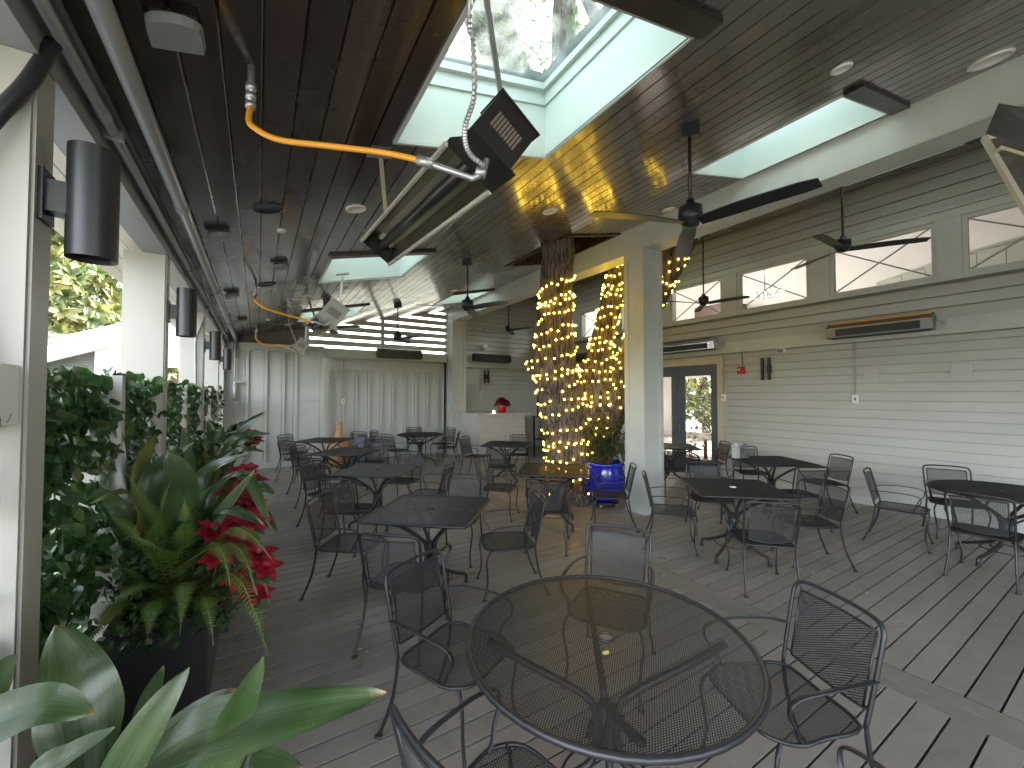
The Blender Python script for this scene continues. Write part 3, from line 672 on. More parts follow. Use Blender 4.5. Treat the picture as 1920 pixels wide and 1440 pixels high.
m = MB(); m.box(8.19,8.26,4.49,4.61,2.17,2.31); m.cyl((8.2,4.47,2.22),.02,.04,8); m.build('housing', M['red'], t); MB().ball((8.185,4.575,2.25),.022,10,6).build('strobe', M['white'], t); MB().tube([(8.24,4.52,2.31),(8.24,4.54,2.6)],.01,8).build('conduit', M['ink'], t)
def twin(x,y,z,ax,label):
    t = thing('bar_sconce',label,'wall light',(x,y,z),group='black double bar wall lights')
    m = MB(); m2 = MB()
    if ax=='y':
        for d in (-.075,.045): m.box(x-.09,x-.05,y+d-.022,y+d+.022,z-.21,z+.21)
        m2.box(x-.05,x,y-.09,y-.02,z-.07,z+.07)
    else:
        for d in (-.06,.06): m.box(x+d-.022,x+d+.022,y-.09,y-.05,z-.21,z+.21)
        m2.box(x-.07,x+.07,y-.05,y,z-.07,z+.07)
    m.build('bars', M['blackmetal'], t); m2.build('backplate', M['blackmetal'], t)
twin(8.26,4.08,2.24,'y','black double bar wall light on the right wall beside the red alarm')
twin(6.19,11.585,2.33,'x','black double bar wall light on the far wall above the poinsettia')
t = thing('wall_speaker','small pale speaker tucked under the trim band of the right wall','speaker',(8.2,3.8,2.55)); MB().box(8.17,8.26,3.74,3.86,2.52,2.598).build('cabinet', M['white'], t); MB().box(8.168,8.17,3.75,3.85,2.53,2.59).build('grille', M['louvre'], t)
t = thing('wall_speaker','white round edged speaker above the dark heater on the corner wall','speaker',(6.05,11.45,3.3)); m=MB(); m.tube([(5.96,11.45,3.27),(6.14,11.45,3.27)],.07,12); m.build('cabinet', M['white'], t, True); MB().box(6.02,6.08,11.46,11.535,3.17,3.22).build('bracket', M['louvre'], t)
t = thing('junction_box','small square pale junction box high on the alcove wall','electrical box',(1.76,11.75,2.25)); MB().box(1.70,1.82,11.73,11.772,2.18,2.32).build('cover', M['wallcool'], t); MB().tube([(1.76,11.75,2.32),(1.76,11.75,2.7)],.012,8).build('conduit', M['wallcool'], t)
# ------------------------------------------------------------------ ceiling fans
def make_fan(label, drop, r=.80):
    t = thing('ceiling_fan', label, 'ceiling fan', (0,0,0), world=False, group='black three bladed ceiling fans')
    m = MB(); m.obox((0,0,-.045),(.065,0,.0145),(0,.065,0),(0,0,.055)); m.build('canopy', M['blackmetal'], t)
    MB().tube([(0,0,-.09),(0,0,-drop+.10)],.013,10).build('rod', M['blackmetal'], t, True)
    m = MB(); m.lathe((0,0,-drop),[(.015,.135),(.03,.13),(.035,.10),(.06,.085),(.088,.07),(.09,-.01),(.09,-.03),(.07,-.035),(.06,-.075),(.001,-.085)],28); m.build('motor', M['blackmetal'], t, True)
    for k in range(3):
        b = MB(); a = 0; n0 = len(b.v); P=[]
        for i in range(9):
            x = .07+(r-.07)*i/8; w = .045+.025*min(1,(x/.3)) ; 
            if i==8: w*=.8
            tw = .24*(1-.55*i/8); z = -drop-.055+.008*sin(i/8*pi)
            P.append([(x,-w,z+w*sin(tw)),(x,w,z-w*sin(tw))])
        for i in range(8):
            (a0,a1),(b0,b1) = P[i],P[i+1]; th=.007
            up = lambda p: (p[0],p[1],p[2]+th)
            b.poly([a0,b0,b1,a1][::-1]); b.poly([up(a0),up(b0),up(b1),up(a1)]); b.poly([a0,b0,up(b0),up(a0)]); b.poly([b1,a1,up(a1),up(b1)])
            if i==7: b.poly([b0,b1,up(b1),up(b0)])
        rot = Matrix.Rotation(2*pi*k/3,3,'Z'); b.v = [tuple(rot@Vector(v)) for v in b.v]
        b.build('blade', M['blade'], t)
    return t
def put_fan(x,y,z,ang,label,r=.8):
    top = CZ(x); f = make_fan(label, top-z, r); f.location = (x,y,top); f.rotation_euler = (0,0,R(ang)); return f
FZ = [(2.83,1.94,3.13,40,.82,'nearest large black ceiling fan, hanging in front of the panelled column'),
 (2.68,5.6,3.10,50,.76,'black ceiling fan between the orange hoses and the lit trunk, in the middle row'),
 (2.65,9.15,3.05,52,.76,'black ceiling fan hanging in front of the slatted opening'),
 (6.62,2.28,3.74,63,.86,'black ceiling fan over the right side, in front of the high windows'),
 (7.05,4.58,3.50,42,.78,'smaller looking black ceiling fan just right of the panelled column'),
 (6.15,10.1,3.66,48,.78,'black ceiling fan in front of the far corner siding')]
for x,y,z,a,r,l in FZ: put_fan(x,y,z,a,l,r)
put_fan(1.05,8.0,3.0,70,'black ceiling fan partly hidden behind the second tube heater',.7)

# ------------------------------------------------------------------ tube heaters on struts
def tube_heater(x,y0,y1,z0,z1,label,tilt,body,dark=True,box=1.0,top1=None):
    t = thing('tube_heater', label, 'patio heater', (x,y0,z0), group='gas tube heaters hung on struts')
    up = Vector((sin(tilt),0,cos(tilt))); sd = Vector((cos(tilt),0,-sin(tilt)))
    a = Vector((x,y0,z0)); b = Vector((x,y1,z1)); d = (b-a).normalized()
    # control box at the near end
    w,h,l = .135*box,.15*box,.11*box; c = a+d*l
    m = MB(); m.obox(c, sd*w, up*h, d*l); m.obox(c-up*(h+.004)+sd*.02, sd*(w+.01), up*.004, d*(l+.015)); m.obox(c+up*(h+.004), sd*(w+.008), up*.004, d*(l+.012)); m.build('control_box', body, t)
    m = MB()
    for k in range(9):
        q = c-d*(l+.003)+sd*(-.075+.019*k)*box+up*.0; m.obox(q, sd*.006*box, up*.05*box, d*.003)
    m.build('vent_slats', M['louvre'], t)
    # reflector hood: open trough below
    m = MB(); e0 = a+d*.24; e1 = b
    prof = [(-.13,-.10),(-.145,-.06),(-.08,.045),(.08,.045),(.145,-.06),(.13,-.10)]
    for (p,q) in zip(prof,prof[1:]):
        A0 = e0+sd*p[0]+up*p[1]; B0 = e0+sd*q[0]+up*q[1]; A1 = e1+sd*p[0]+up*p[1]; B1 = e1+sd*q[0]+up*q[1]
        m.poly([A0,B0,B1,A1])
    for e in (e0,e1): m.poly([e+sd*p[0]+up*p[1] for p in prof])
    m.build('hood', body, t)
    m = MB(); sc=.93
    for (p,q) in zip(prof,prof[1:]):
        p=(p[0]*sc,p[1]*sc-.004); q=(q[0]*sc,q[1]*sc-.004)
        m.poly([e0+sd*p[0]+up*p[1],e1+sd*p[0]+up*p[1],e1+sd*q[0]+up*q[1],e0+sd*q[0]+up*q[1]])
    m.build('reflector', M['reflect'], t)
    m = MB(); m.tube([e0-up*.03, e1-up*.03-d*.05],.036,12); m.build('burner_tube', M['heatbody'], t, True)
    m = MB()
    for s in (-1,1): m.bar(e0+sd*.138*s-up*.10, e1+sd*.138*s-up*.10, .016,.022)
    m.build('rim', M['rim'], t)
    for q,dx in ((a+d*.12+up*h, .03),(b-d*.06+up*.05, -.06)):
        s = MB(); top = Vector(top1) if (top1 and dx>0) else Vector((q.x+dx*4,q.y-.70,CZ(q.x+dx*4))) if dx<0 else Vector((q.x+dx,q.y-.06,CZ(q.x+dx))); s.bar(q, top, .03,.006,(0,1,0)); s.obox(top-Vector((0,0,.012)),(.08,0,.018),(0,.04,0),(0,0,.008)); s.bar(q-up*.03-sd*.06,q-up*.03+sd*.06,.035,.02,(0,1,0))
        s.build('strut', M['whitemetal'], t)
    return t
h1 = tube_heater(.88,1.47,3.50,2.87,3.02,'large dark tube heater with louvred control box, closest under the first skylight',.62,M['heatbody'],box=.82,top1=(.58,1.18,CZ(.58)))
cp_ = smooth([(.60,1.20,3.34),(.64,1.33,3.13),(.68,1.38,3.10),(.72,1.45,2.95),(.69,1.47,2.82),(.70,1.46,2.72),(.765,1.44,2.67)],16)
m = MB(); m.tube(cp_,[.0085+.0035*(i%2) for i in range(len(cp_))],8); m.build('flexible_cable', M['whitemetal'], h1)
h2 = tube_heater(.86,5.95,8.1,2.86,2.98,'grey tube heater second from the camera, in front of the slatted opening',.60,M['heatgray'])
h3 = tube_heater(.78,9.75,11.2,2.80,2.88,'small looking grey heater furthest away, near the left end wall',.60,M['heatgray'],box=.85)
def hose(pts,r,label,pipe):
    t = thing('gas_hose', label, 'gas hose', pts[0], group='yellow gas hoses feeding the tube heaters')
    MB().tube(smooth(pts,8),r,10).build('hose', M['hose'], t, True)
    m = MB(); p0 = Vector(pts[0]); m.tube([p0+Vector((0,0,.0)), p0+Vector((0,0,.20))],.014,10)
    for dz in (-.01,.03,.07): m.tube([p0+Vector((0,0,dz)),p0+Vector((0,0,dz+.025))],.021,8)
    m.build('ceiling_fitting', M['whitemetal'], t, True); m = MB()
    m.tube(pipe,.0135,10); q = Vector(pts[-1]); q2=Vector(pipe[1]); dd=(q2-q).normalized(); m.tube([q-dd*.02,q+dd*.05],.021,8); m.tube([Vector(pipe[-2])-dd*.03,Vector(pipe[-2])+dd*.01],.021,8)
    m.build('pipe_fitting', M['whitemetal'], t, True)
hose([(-.045,2.11,3.02),(-.05,2.08,2.94),(-.03,2.04,2.89),(.06,1.99,2.84),(.25,1.87,2.81),(.44,1.73,2.77),(.565,1.62,2.72)],.0125,'orange yellow hose sagging from the ceiling to the closest heater',
     [(.565,1.62,2.72),(.60,1.60,2.705),(.742,1.50,2.64),(.775,1.475,2.66),(.79,1.47,2.72)])
hose([(-.04,6.1,3.0),(-.05,6.0,2.93),(.05,5.95,2.84),(.25,5.95,2.78),(.45,5.95,2.74),(.6,5.9,2.70)],.014,'orange yellow hose leading to the second, grey heater',
     [(.6,5.9,2.70),(.64,5.88,2.69),(.74,5.85,2.66),(.78,5.85,2.68),(.79,5.9,2.76)])
hose([(-.05,9.9,2.98),(-.05,9.85,2.9),(.05,9.8,2.80),(.22,9.8,2.76),(.42,9.75,2.77),(.55,9.7,2.72)],.017,'short wavy orange hose leading to the furthest heater',
     [(.55,9.7,2.72),(.6,9.68,2.69),(.66,9.68,2.62),(.70,9.68,2.62),(.72,9.72,2.68)])
# heater half in view, top right
t = thing('hanging_heater','large grey mesh fronted heater hanging at the upper right corner','patio heater',(4.55,.55,3.35))
m = MB(); c = Vector((4.62,.30,3.42)); ax = Vector((.16,-.10,-.11)); ay = Vector((.25,.42,.0)); 
ax = Vector((.20,.02,-.16)); ay = Vector((-.03,.30,.0)); az = Vector((.09,.0,.13))
def quadbox(mb,pts0,pts1):
    mb.poly(pts0); mb.poly(pts1[::-1])
    for i in range(4): mb.poly([pts0[i],pts0[(i+1)%4],pts1[(i+1)%4],pts1[i]])
F0 = [Vector(p) for p in ((4.119,.63,3.476),(3.787,.389,2.699),(4.047,.058,2.495),(4.372,.305,3.189))]
B0 = [Vector(p) for p in ((4.40,.60,3.80),(4.26,.40,3.42),(4.46,.12,3.20),(4.58,.32,3.62))]
fr = MB()
fm = MB()
for i in range(4): fm.bar(F0[i],F0[(i+1)%4],.024,.032)
fm.build('frame', M['rim'], t)
for i in range(4): fr.poly([F0[i],F0[(i+1)%4],B0[(i+1)%4],B0[i]])
fr.poly(B0); fr.build('hood', M['hood'], t)
gr = MB()
for k in range(1,30):
    f = k/30; gr.bar(F0[0].lerp(F0[3],f),F0[1].lerp(F0[2],f),.0065,.0065); gr.bar(F0[0].lerp(F0[1],f),F0[3].lerp(F0[2],f),.0065,.0065)
gr.build('grille', M['whitemetal'], t)
el = MB(); el.bar(F0[0].lerp(F0[1],.25)+Vector((0,0,.05)),F0[3].lerp(F0[2],.25)+Vector((0,0,.05)),.08,.02); el.build('burner_plate', M['reflect'], t)
st = MB(); st.bar(B0[0].lerp(B0[2],.5),(4.66,.38,CZ(4.66)),.03,.006,(0,1,0)); st.build('strut', M['whitemetal'], t)
# wall heaters
def wall_heater(x0,x1,y0,y1,z,ax,label,lit=False,metal=False):
    t = thing('wall_heater',label,'patio heater',((x0+x1)/2,(y0+y1)/2,z),group='long slim heaters bracketed to the walls')
    body = M['heatbody']
    def pt(s,o,dz):   # s along, o outwards from wall, dz up
        return (x0-o, y0+(y1-y0)*s, z+dz) if ax=='y' else (x0+(x1-x0)*s, y0-o, z+dz)
    prof = [(.0,.06),(.10,.13),(.20,.045),(.185,-.10),(.06,-.12)]
    m = MB()
    for (p,q) in zip(prof,prof[1:]+prof[:1]): m.poly([pt(0,*p),pt(1,*p),pt(1,*q),pt(0,*q)])
    for s in (0,1): m.poly([pt(s,*p) for p in prof])
    m.build('housing', M['silver'] if metal else (M['steel'] if lit else body), t)
    m = MB(); 
    q = [pt(.10,.196,.025),pt(.90,.196,.025),pt(.90,.186,-.085),pt(.10,.186,-.085)]; m.poly([tuple(Vector(v)+(Vector((-.004,0,0)) if ax=='y' else Vector((0,-.004,0)))) for v in q])
    q = [pt(.03,.165,-.106),pt(.97,.165,-.106),pt(.97,.065,-.124),pt(.03,.065,-.124)]; m.poly(q); m.build('emitter', M['blackmetal'], t)
    m = MB(); a,b = pt(.02,.115,.122),pt(.98,.115,.122); m.tube([a,b],.012,8); m.tube([pt(.02,.202,.045),pt(.98,.202,.045)],.004,6); m.build('edge_strip', M['hose'] if lit else M['silver'], t)
    m = MB()
    for s in (-.05,1.05):
        m.bar(pt(.5+(s-.5)*.9,.08,.0),pt(s,-.05,.0),.02,.012); m.bar(pt(s,-.05,-.05),pt(s,-.05,.05),.03,.008)
    m.build('bracket', M['whitemetal'], t)
wall_heater(8.06,8.06,1.72,2.96,2.77,'y','long dark heater with a warm orange edge on the trim band of the right wall',True)
wall_heater(8.06,8.06,4.90,6.30,2.80,'y','shiny steel topped heater above the glazed doors',False,True)
wall_heater(8.06,8.06,8.1,9.4,2.82,'y','wall heater half hidden behind the lit tree trunks')
wall_heater(2.72,3.98,11.44,11.44,2.88,'x','dark heater on the lintel under the slatted opening')
wall_heater(5.62,6.95,11.44,11.44,2.90,'x','dark heater on the corner wall above the poinsettia')

# ------------------------------------------------------------------ small ceiling fittings
def disc(x,y,r,m,name,label,cat,group,h=.012):
    t = MB(); n=24; z=CZ(x)
    prof=[(r,-.001),(r,-h),(r*.82,-h*1.2),(r*.78,-h*.6),(.001,-h*.55)]
    t.lathe((0,0,0),prof,n); o = t.build(name,m,None,True); o.location=(x,y,z); o.rotation_euler=(0,-math.atan(.225),0); tag(o,label,cat,group)
for x,y,r,l in ((.70,3.70,.085,'white recessed downlight in the boards left of the closest heater'),(2.80,3.69,.09,'white recessed downlight in the golden reflections on the ceiling'),(4.70,3.55,.085,'white recessed downlight beside the main beam near the nearest fan'),(3.32,1.13,.06,'small white recessed light right of the nearest skylight'),(4.6,.66,.12,'large white recessed downlight at the upper right edge'),(.54,7.6,.07,'white recessed downlight above the second heater'),(3.6,8.2,.08,'white recessed downlight left of the lit trunk')):
    disc(x,y,r,M['white'],'recessed_downlight',l,'ceiling light','round white recessed ceiling lights')
for x,y,l in ((.16,4.22,'small white sensor disc past the black ceiling speaker'),(-.05,6.9,'small white sensor disc left of the second heater'),(.15,9.4,'tiny white sensor disc near the far left ceiling')):
    disc(x,y,.035,M['white'],'sensor_disc',l,'sensor','small white sensor discs',.02)
for x,y,l in ((.05,3.72,'flat round black speaker cover in the ceiling, nearest one'),(.08,6.35,'flat round black speaker cover above the second hose')):
    disc(x,y,.115,M['blackmetal'],'ceiling_speaker',l,'speaker','round black ceiling speakers',.008)
for x,y,l in ((-.28,1.93,'largest grey half round ceiling uplight at the top left'),(-.30,4.25,'grey square ceiling uplight beside the black speaker'),(-.31,6.7,'grey square ceiling uplight past the second post light'),(-.26,9.05,'furthest grey ceiling uplight near the left end wall'),(.20,5.34,'dark box shaped ceiling fitting with a white edge, before the third skylight')):
    t = thing('surface_fitting',l,'ceiling light',(x,y,CZ(x)),group='box shaped ceiling fittings')
    w,d,h=.085,.075,.035; z=CZ(x)
    m=MB(); m.obox((x,y+.02,z-.02),(w*.8,0,w*.8*.225),(0,d*.8,0),(0,0,.03)); m.build('base',M['heatbody'],t)
    m=MB(); P=[]
    for i in range(9):
        a=pi*i/8; P.append((-w*cos(a),-d*(.35+.65*sin(a))))
    top=[(x+p[0],y+p[1],z-.03+p[0]*.225) for p in P]+[(x+w,y+d,z-.03+w*.225),(x-w,y+d,z-.03-w*.225)]
    bot=[(x+p[0]*.93,y+p[1]*.93,z-.03-h+p[0]*.225) for p in P]+[(x+w*.93,y+d,z-.03-h+w*.225),(x-w*.93,y+d,z-.03-h-w*.225)]
    m.poly(bot)
    for i in range(len(top)): j=(i+1)%len(top); m.poly([top[i],top[j],bot[j],bot[i]])
    m.build('cover',M['beamgray'],t)

# ------------------------------------------------------------------ wrought iron furniture
def lattice(mb, inside, x0,x1,y0,y1, px, py, w, f, seg=1, th=.0016):
    """two families of straight diagonal strands clipped to the outline; f maps (u,v)->(point, normal)"""
    for sgn in (1,-1):
        dx,dy = px, py*sgn; L = math.hypot(dx,dy); ux,uy = dx/L,dy/L
        nxx,nyy = -uy,ux; sp = px*py/L
        D = math.hypot(x1-x0,y1-y0)/2; cx,cy=(x0+x1)/2,(y0+y1)/2; k = int(D/sp)+1
        for i in range(-k,k+1):
            ox,oy = cx+nxx*sp*i, cy+nyy*sp*i
            runs=[]; cur=None; st = .006; n = int(2*D/st)
            for j in range(n+1):
                t = -D+j*st; ins = inside(ox+ux*t,oy+uy*t)
                if ins and cur is None: cur=t
                if (not ins or j==n) and cur is not None:
                    if t-cur > .008: runs.append((cur,t))
                    cur=None
            for a,b in runs:
                sg = max(1,int((b-a)/seg)) if seg<1 else 1
                ring=None
                for q in range(sg+1):
                    t=a+(b-a)*q/sg; u,v=ox+ux*t,oy+uy*t
                    hw=w/2; c,nn = f(u,v); c0,_ = f(u+nxx*hw,v+nyy*hw); c1,_ = f(u-nxx*hw,v-nyy*hw); nn=Vector(nn)
                    z=.0006*sgn
                    tri=[Vector(c0)+nn*(th/2+z),Vector(c1)+nn*(th/2+z),Vector(c)-nn*(th/2-z)]
                    base=len(mb.v); mb.v+= [tuple(p) for p in tri]
                    if ring is not None:
                        for e in range(3): mb.f.append((ring+e,ring+(e+1)%3,base+(e+1)%3,base+e))
                    ring=base
def inpoly(P):
    def f(x,y):
        c=False; n=len(P)
        for i in range(n):
            x1,y1=P[i]; x2,y2=P[i-1]
            if (y1>y)!=(y2>y) and x < (x2-x1)*(y-y1)/(y2-y1)+x1: c=not c
        return c
    return f
def make_chair():
    t = thing('patio_chair','','chair',(0,0,0),world=False)
    SZ=.415
    per = smooth([(-.195,-.20),(-.225,.0),(-.235,.12),(-.16,.215),(0,.225),(.16,.215),(.235,.12),(.225,.0),(.195,-.20),(0,-.215)],4,True)
    P2=[(p.x,p.y) for p in [Vector((v.x,v.y)) for v in per]]
    sag = lambda u,v: SZ-.012*max(0,1-(u/.22)**2)*max(0,1-(v/.22)**2)
    s = MB(); lattice(s,inpoly(P2),-.24,.24,-.22,.23,.0190,.0100,.0032,lambda u,v:((u,v,sag(u,v)),(0,0,1)),seg=.09); so = s.build('seat',M['ironmesh'],t)
    MB().tube([(p.x,p.y,SZ) for p in per],.0085,6,closed=True).build('seat_frame',M['iron'],so,True)
    back = lambda u,v: ((u,-.215-.235*(v-SZ)-.022*(1-(u/.2)**2), v),(0,1,.2))
    s = MB(); Bp=[(-.175,.475),(.175,.475),(.182,.775),(-.182,.775)]
    bot = lambda x: .475-.02*(1-(x/.18)**2)
    s_in = lambda x,y: abs(x)<.177+.01*(y-.475)/.3 and bot(x)<y<.776
    lattice(s,s_in,-.19,.19,.45,.78,.0190,.0104,.0034,back,seg=.06); bo=s.build('backrest',M['ironmesh'],t)
    m = MB(); m.tube([back(x,bot(x))[0] for x in [-.177+.354*i/8 for i in range(9)]],.006,6); m.tube([back(x,.776)[0] for x in [-.184+.368*i/8 for i in range(9)]],.006,6)
    for s_ in (-1,1): m.tube([back(s_*.177,.475)[0],back(s_*.184,.776)[0]],.005,6); m.tube([back(s_*.178,.485)[0],back(s_*.212,.485)[0]],.005,6); 
    pts=[back(-.205,SZ)[0],back(-.212,.55)[0],back(-.217,.74)[0],back(-.212,.79)[0],back(-.185,.815)[0]]+[back(x,.822)[0] for x in (-.10,0,.10)]+[back(.185,.815)[0],back(.212,.79)[0],back(.217,.74)[0],back(.212,.55)[0],back(.205,SZ)[0]]
    m.tube(smooth(pts,4),.0095,8); m.build('back_frame',M['iron'],bo,True)
    for s_ in (-1,1):
        m=MB(); m.tube(smooth([(s_*.205,-.217,SZ+.01),(s_*.208,-.225,.33),(s_*.212,-.255,.19),(s_*.222,-.305,.06),(s_*.226,-.33,.006)],5),[.0095]*21,7); m.lathe((s_*.226,-.33,0),[(.001,.014),(.016,.012),(.021,.006),(.019,0),(.001,0)],12); m.build('leg',M['iron'],t,True)
        m=MB(); m.tube(smooth([(s_*.20,.165,SZ),(s_*.228,.205,.37),(s_*.232,.215,.30),(s_*.215,.205,.19),(s_*.210,.21,.10),(s_*.225,.235,.01)],5),.0085,7); m.lathe((s_*.225,.235,0),[(.001,.014),(.015,.012),(.019,.006),(.017,0),(.001,0)],12); m.build('leg',M['iron'],t,True)
        m=MB(); m.tube(smooth([(s_*.213,-.262,.60),(s_*.245,-.15,.618),(s_*.262,.02,.622),(s_*.262,.13,.612),(s_*.262,.175,.585),(s_*.255,.172,.535),(s_*.238,.135,.485),(s_*.228,.115,.44),(s_*.232,.10,SZ)],5),.0125,8,flat=.42); m.build('armrest',M['iron'],t,True)
    return t
def make_table(kind,label):
    t = thing('patio_table',label,'table',(0,0,0),world=False); Z=.735
    if kind=='round': D=.575; out=[(D*cos(2*pi*i/48),D*sin(2*pi*i/48)) for i in range(48)]; foot=.40
    else:
        h=.45; r=.06; out=[]; foot=.36
        for cx,cy,a0 in ((h-r,h-r,0),(-h+r,h-r,90),(-h+r,-h+r,180),(h-r,-h+r,270)):
            for i in range(5): a=R(a0+i*22.5); out.append((cx+r*cos(a),cy+r*sin(a)))
    ins=inpoly(out); ext=max(p[0] for p in out)
    m=MB(); lattice(m,lambda x,y: ins(x,y) and x*x+y*y>.0009,-ext,ext,-ext,ext,.0175,.0092,.0034,lambda u,v:((u,v,Z),(0,0,1))); top=m.build('tabletop',M['ironmesh'],t)
    m=MB(); m.tube([(p[0],p[1],Z-.004) for p in out],.0125,8,closed=True); m.tube([(.033*cos(a),.033*sin(a),Z) for a in [2*pi*i/16 for i in range(16)]],.006,6,closed=True); m.build('rim',M['iron'],top,True)
    m=MB()
    for k in range(8 if kind!='round' else 0):
        a=pi*k/4+(pi/8 if kind=='round' else 0); l=ext*.985*(1 if kind=='round' or k%2==0 else 1.32); m.bar((.04*cos(a),.04*sin(a),Z-.012),(l*cos(a),l*sin(a),Z-.012),.014,.008)
    kind!='round' and m.build('under_ribs',M['iron'],top)
    for k in range(4):
        a=pi*k/2+(pi/4 if kind=='round' else pi/4); ca,sa=cos(a),sin(a); q=lambda r,z:(r*ca,r*sa,z)
        m=MB(); m.tube(smooth([q(ext*(.86 if kind=='round' else 1.05),Z-.02),q(ext*.62,Z-.10),q(.10,.50),q(.045,.42),q(.045,.30),q(.09,.20),q(foot*.75,.105),q(foot*.93,.085),q(foot,.06),q(foot,.005)],5),.0165,8); m.lathe((foot*ca,foot*sa,0),[(.001,.016),(.02,.014),(.024,.005),(.022,0),(.001,0)],12); m.build('leg',M['iron'],t,True)
    m=MB(); m.tube([(0,0,.27),(0,0,.46)],.036,12); m.build('pedestal',M['iron'],t,True)
    MB().tube([(.19*cos(a),.19*sin(a),.135) for a in [2*pi*i/28 for i in range(28)]],.006,6,closed=True).build('hoop',M['iron'],t,True)
    return t
tr = make_table('round','large round mesh table filling the near foreground'); tr['group']='round black mesh tables'
tr.location=(1.255,1.275,0); tr.rotation_euler=(0,0,R(12))
ts = make_table('square','square mesh table right behind the near round table'); ts['group']='square black mesh tables'
ts.location=(1.32,3.50,0); ts.rotation_euler=(0,0,R(49))
GS='square black mesh tables'; GR='round black mesh tables'
TB=[(1.39,5.70,51,'third table in the left row, square with its corner toward the camera'),
 (1.36,7.80,47,'fourth table in the left row, square, past the third'),
 (1.30,10.05,52,'square table in front of the wicker vase and pilaster'),
 (4.38,7.25,46,'square table in front of the tiled bar'),
 (3.42,4.45,50,'square table right in front of the lit tree, catching its golden glow'),
 (4.43,2.56,49,'square table in the middle right with a white umbrella hole cap'),
 (6.72,3.28,58,'square table by the right wall, behind the one with the white cap'),
 (6.95,5.25,50,'square table in front of the glazed doors')]
for x,y,a,l in TB: dup(ts,(x,y,0),R(a),l)
dup(tr,(3.55,10.2,0),R(5),'far round table before the alcove wall'); dup(tr,(6.66,.95,0),R(25),'round table cut by the right edge of the picture')
o = MB().lathe((4.43,2.56,.736),[(.036,0),(.036,.008),(.014,.010),(.012,.002)],20).build('hole_cap',M['white'],None,True); tag(o,'white ring cap in the umbrella hole of the middle right table','cap')
CH=[ # x, y, facing angle (deg, direction the sitter looks), label
 (.90,1.99,-63,'chair at the upper left of the near round table, seen from its side'),
 (1.90,1.90,213,'chair behind the near round table with a pale brown sheen'),
 (1.97,.95,157,'chair at the right of the near round table, seen from behind its left arm'),
 (.70,1.13,12,'chair at the bottom edge, left of the near round table'),
 (1.35,.50,75,'chair at the bottom edge below the near round table, only an arm in view'),
 (.74,3.95,-36,'chair on the left of the second table, seen side on'),
 (.96,3.0,47,'chair nearest the camera at the second table, back toward us'),
 (1.95,3.24,160,'chair on the right of the second table, empty seat facing us'),
 (1.85,4.12,228,'chair behind the second table with its back rail catching light'),
 (.86,6.10,-42,'chair on the left of the third table'),
 (.95,5.10,50,'chair at the near left corner of the third table'),
 (1.98,5.35,138,'chair on the right of the third table, turned sideways'),
 (1.92,6.35,226,'chair behind the third table'),
 (.85,8.20,-40,'chair on the left of the fourth table'),
 (.90,7.25,48,'chair at the near left corner of the fourth table'),
 (1.95,8.4,228,'chair behind the fourth table'),
 (.75,10.6,-48,'chair against the pilaster at the table by the vase'),
 (.72,9.6,42,'chair at the near left of the table by the vase'),
 (1.95,10.5,228,'chair at the far right of the table by the vase'),
 (1.90,9.6,140,'chair at the near right of the table by the vase'),
 (2.80,10.75,-40,'chair at the far left of the far round table'),
 (2.85,9.85,25,'chair at the near left of the far round table'),
 (3.75,11.1,262,'chair behind the far round table against the alcove wall'),
 (4.30,10.55,205,'chair at the far right of the far round table, beside the column'),
 (4.1,9.75,150,'chair at the near right of the far round table'),
 (4.05,8.0,-55,'chair standing left of the table before the bar'),
 (4.95,7.75,228,'chair between the bar and the table before it'),
 (3.90,6.65,48,'chair nearest the camera at the table before the bar'),
 (2.98,5.15,-45,'chair left of the table in front of the lit tree'),
 (2.92,3.90,48,'chair nearest the camera at the table in front of the lit tree'),
 (4.02,4.0,140,'chair between the tree table and the blue pot'),
 (3.95,5.05,228,'chair squeezed between the tree table and the trunk'),
 (4.10,3.08,-50,'chair left of the middle right table, beside the panelled column'),
 (4.00,2.06,46,'chair nearest the camera at the middle right table, back toward us'),
 (4.95,2.08,140,'chair right of the middle right table, turned toward it'),
 (4.98,3.18,228,'chair on the far side of the middle right table'),
 (6.20,2.72,60,'chair nearest the camera at the table by the right wall'),
 (7.35,2.85,150,'chair against the siding right of the wall side table'),
 (7.25,3.85,232,'chair behind the wall side table with its top rail against the siding'),
 (6.15,3.85,-38,'chair left of the wall side table with its arm in view'),
 (6.30,5.55,-35,'chair left of the table in front of the doors'),
 (6.35,4.70,45,'dark chair nearest the camera at the table in front of the doors'),
 (7.6,4.85,145,'dark chair right of the table in front of the doors'),
 (6.50,1.72,-80,'chair at the left of the right edge round table'),
 (7.35,1.45,205,'chair by the siding behind the right edge round table'),
 (6.02,.98,0,'chair nearest the camera at the right edge round table')]
ch0 = make_chair()
for i,(x,y,a,l) in enumerate(CH):
    rz = R(a-90)
    if i==0: ch0.location=(x,y,0); ch0.rotation_euler=(0,0,rz); ch0['label']=l; ch0['group']='black mesh wrought iron armchairs'
    else: dup(ch0,(x,y,0),rz,l)
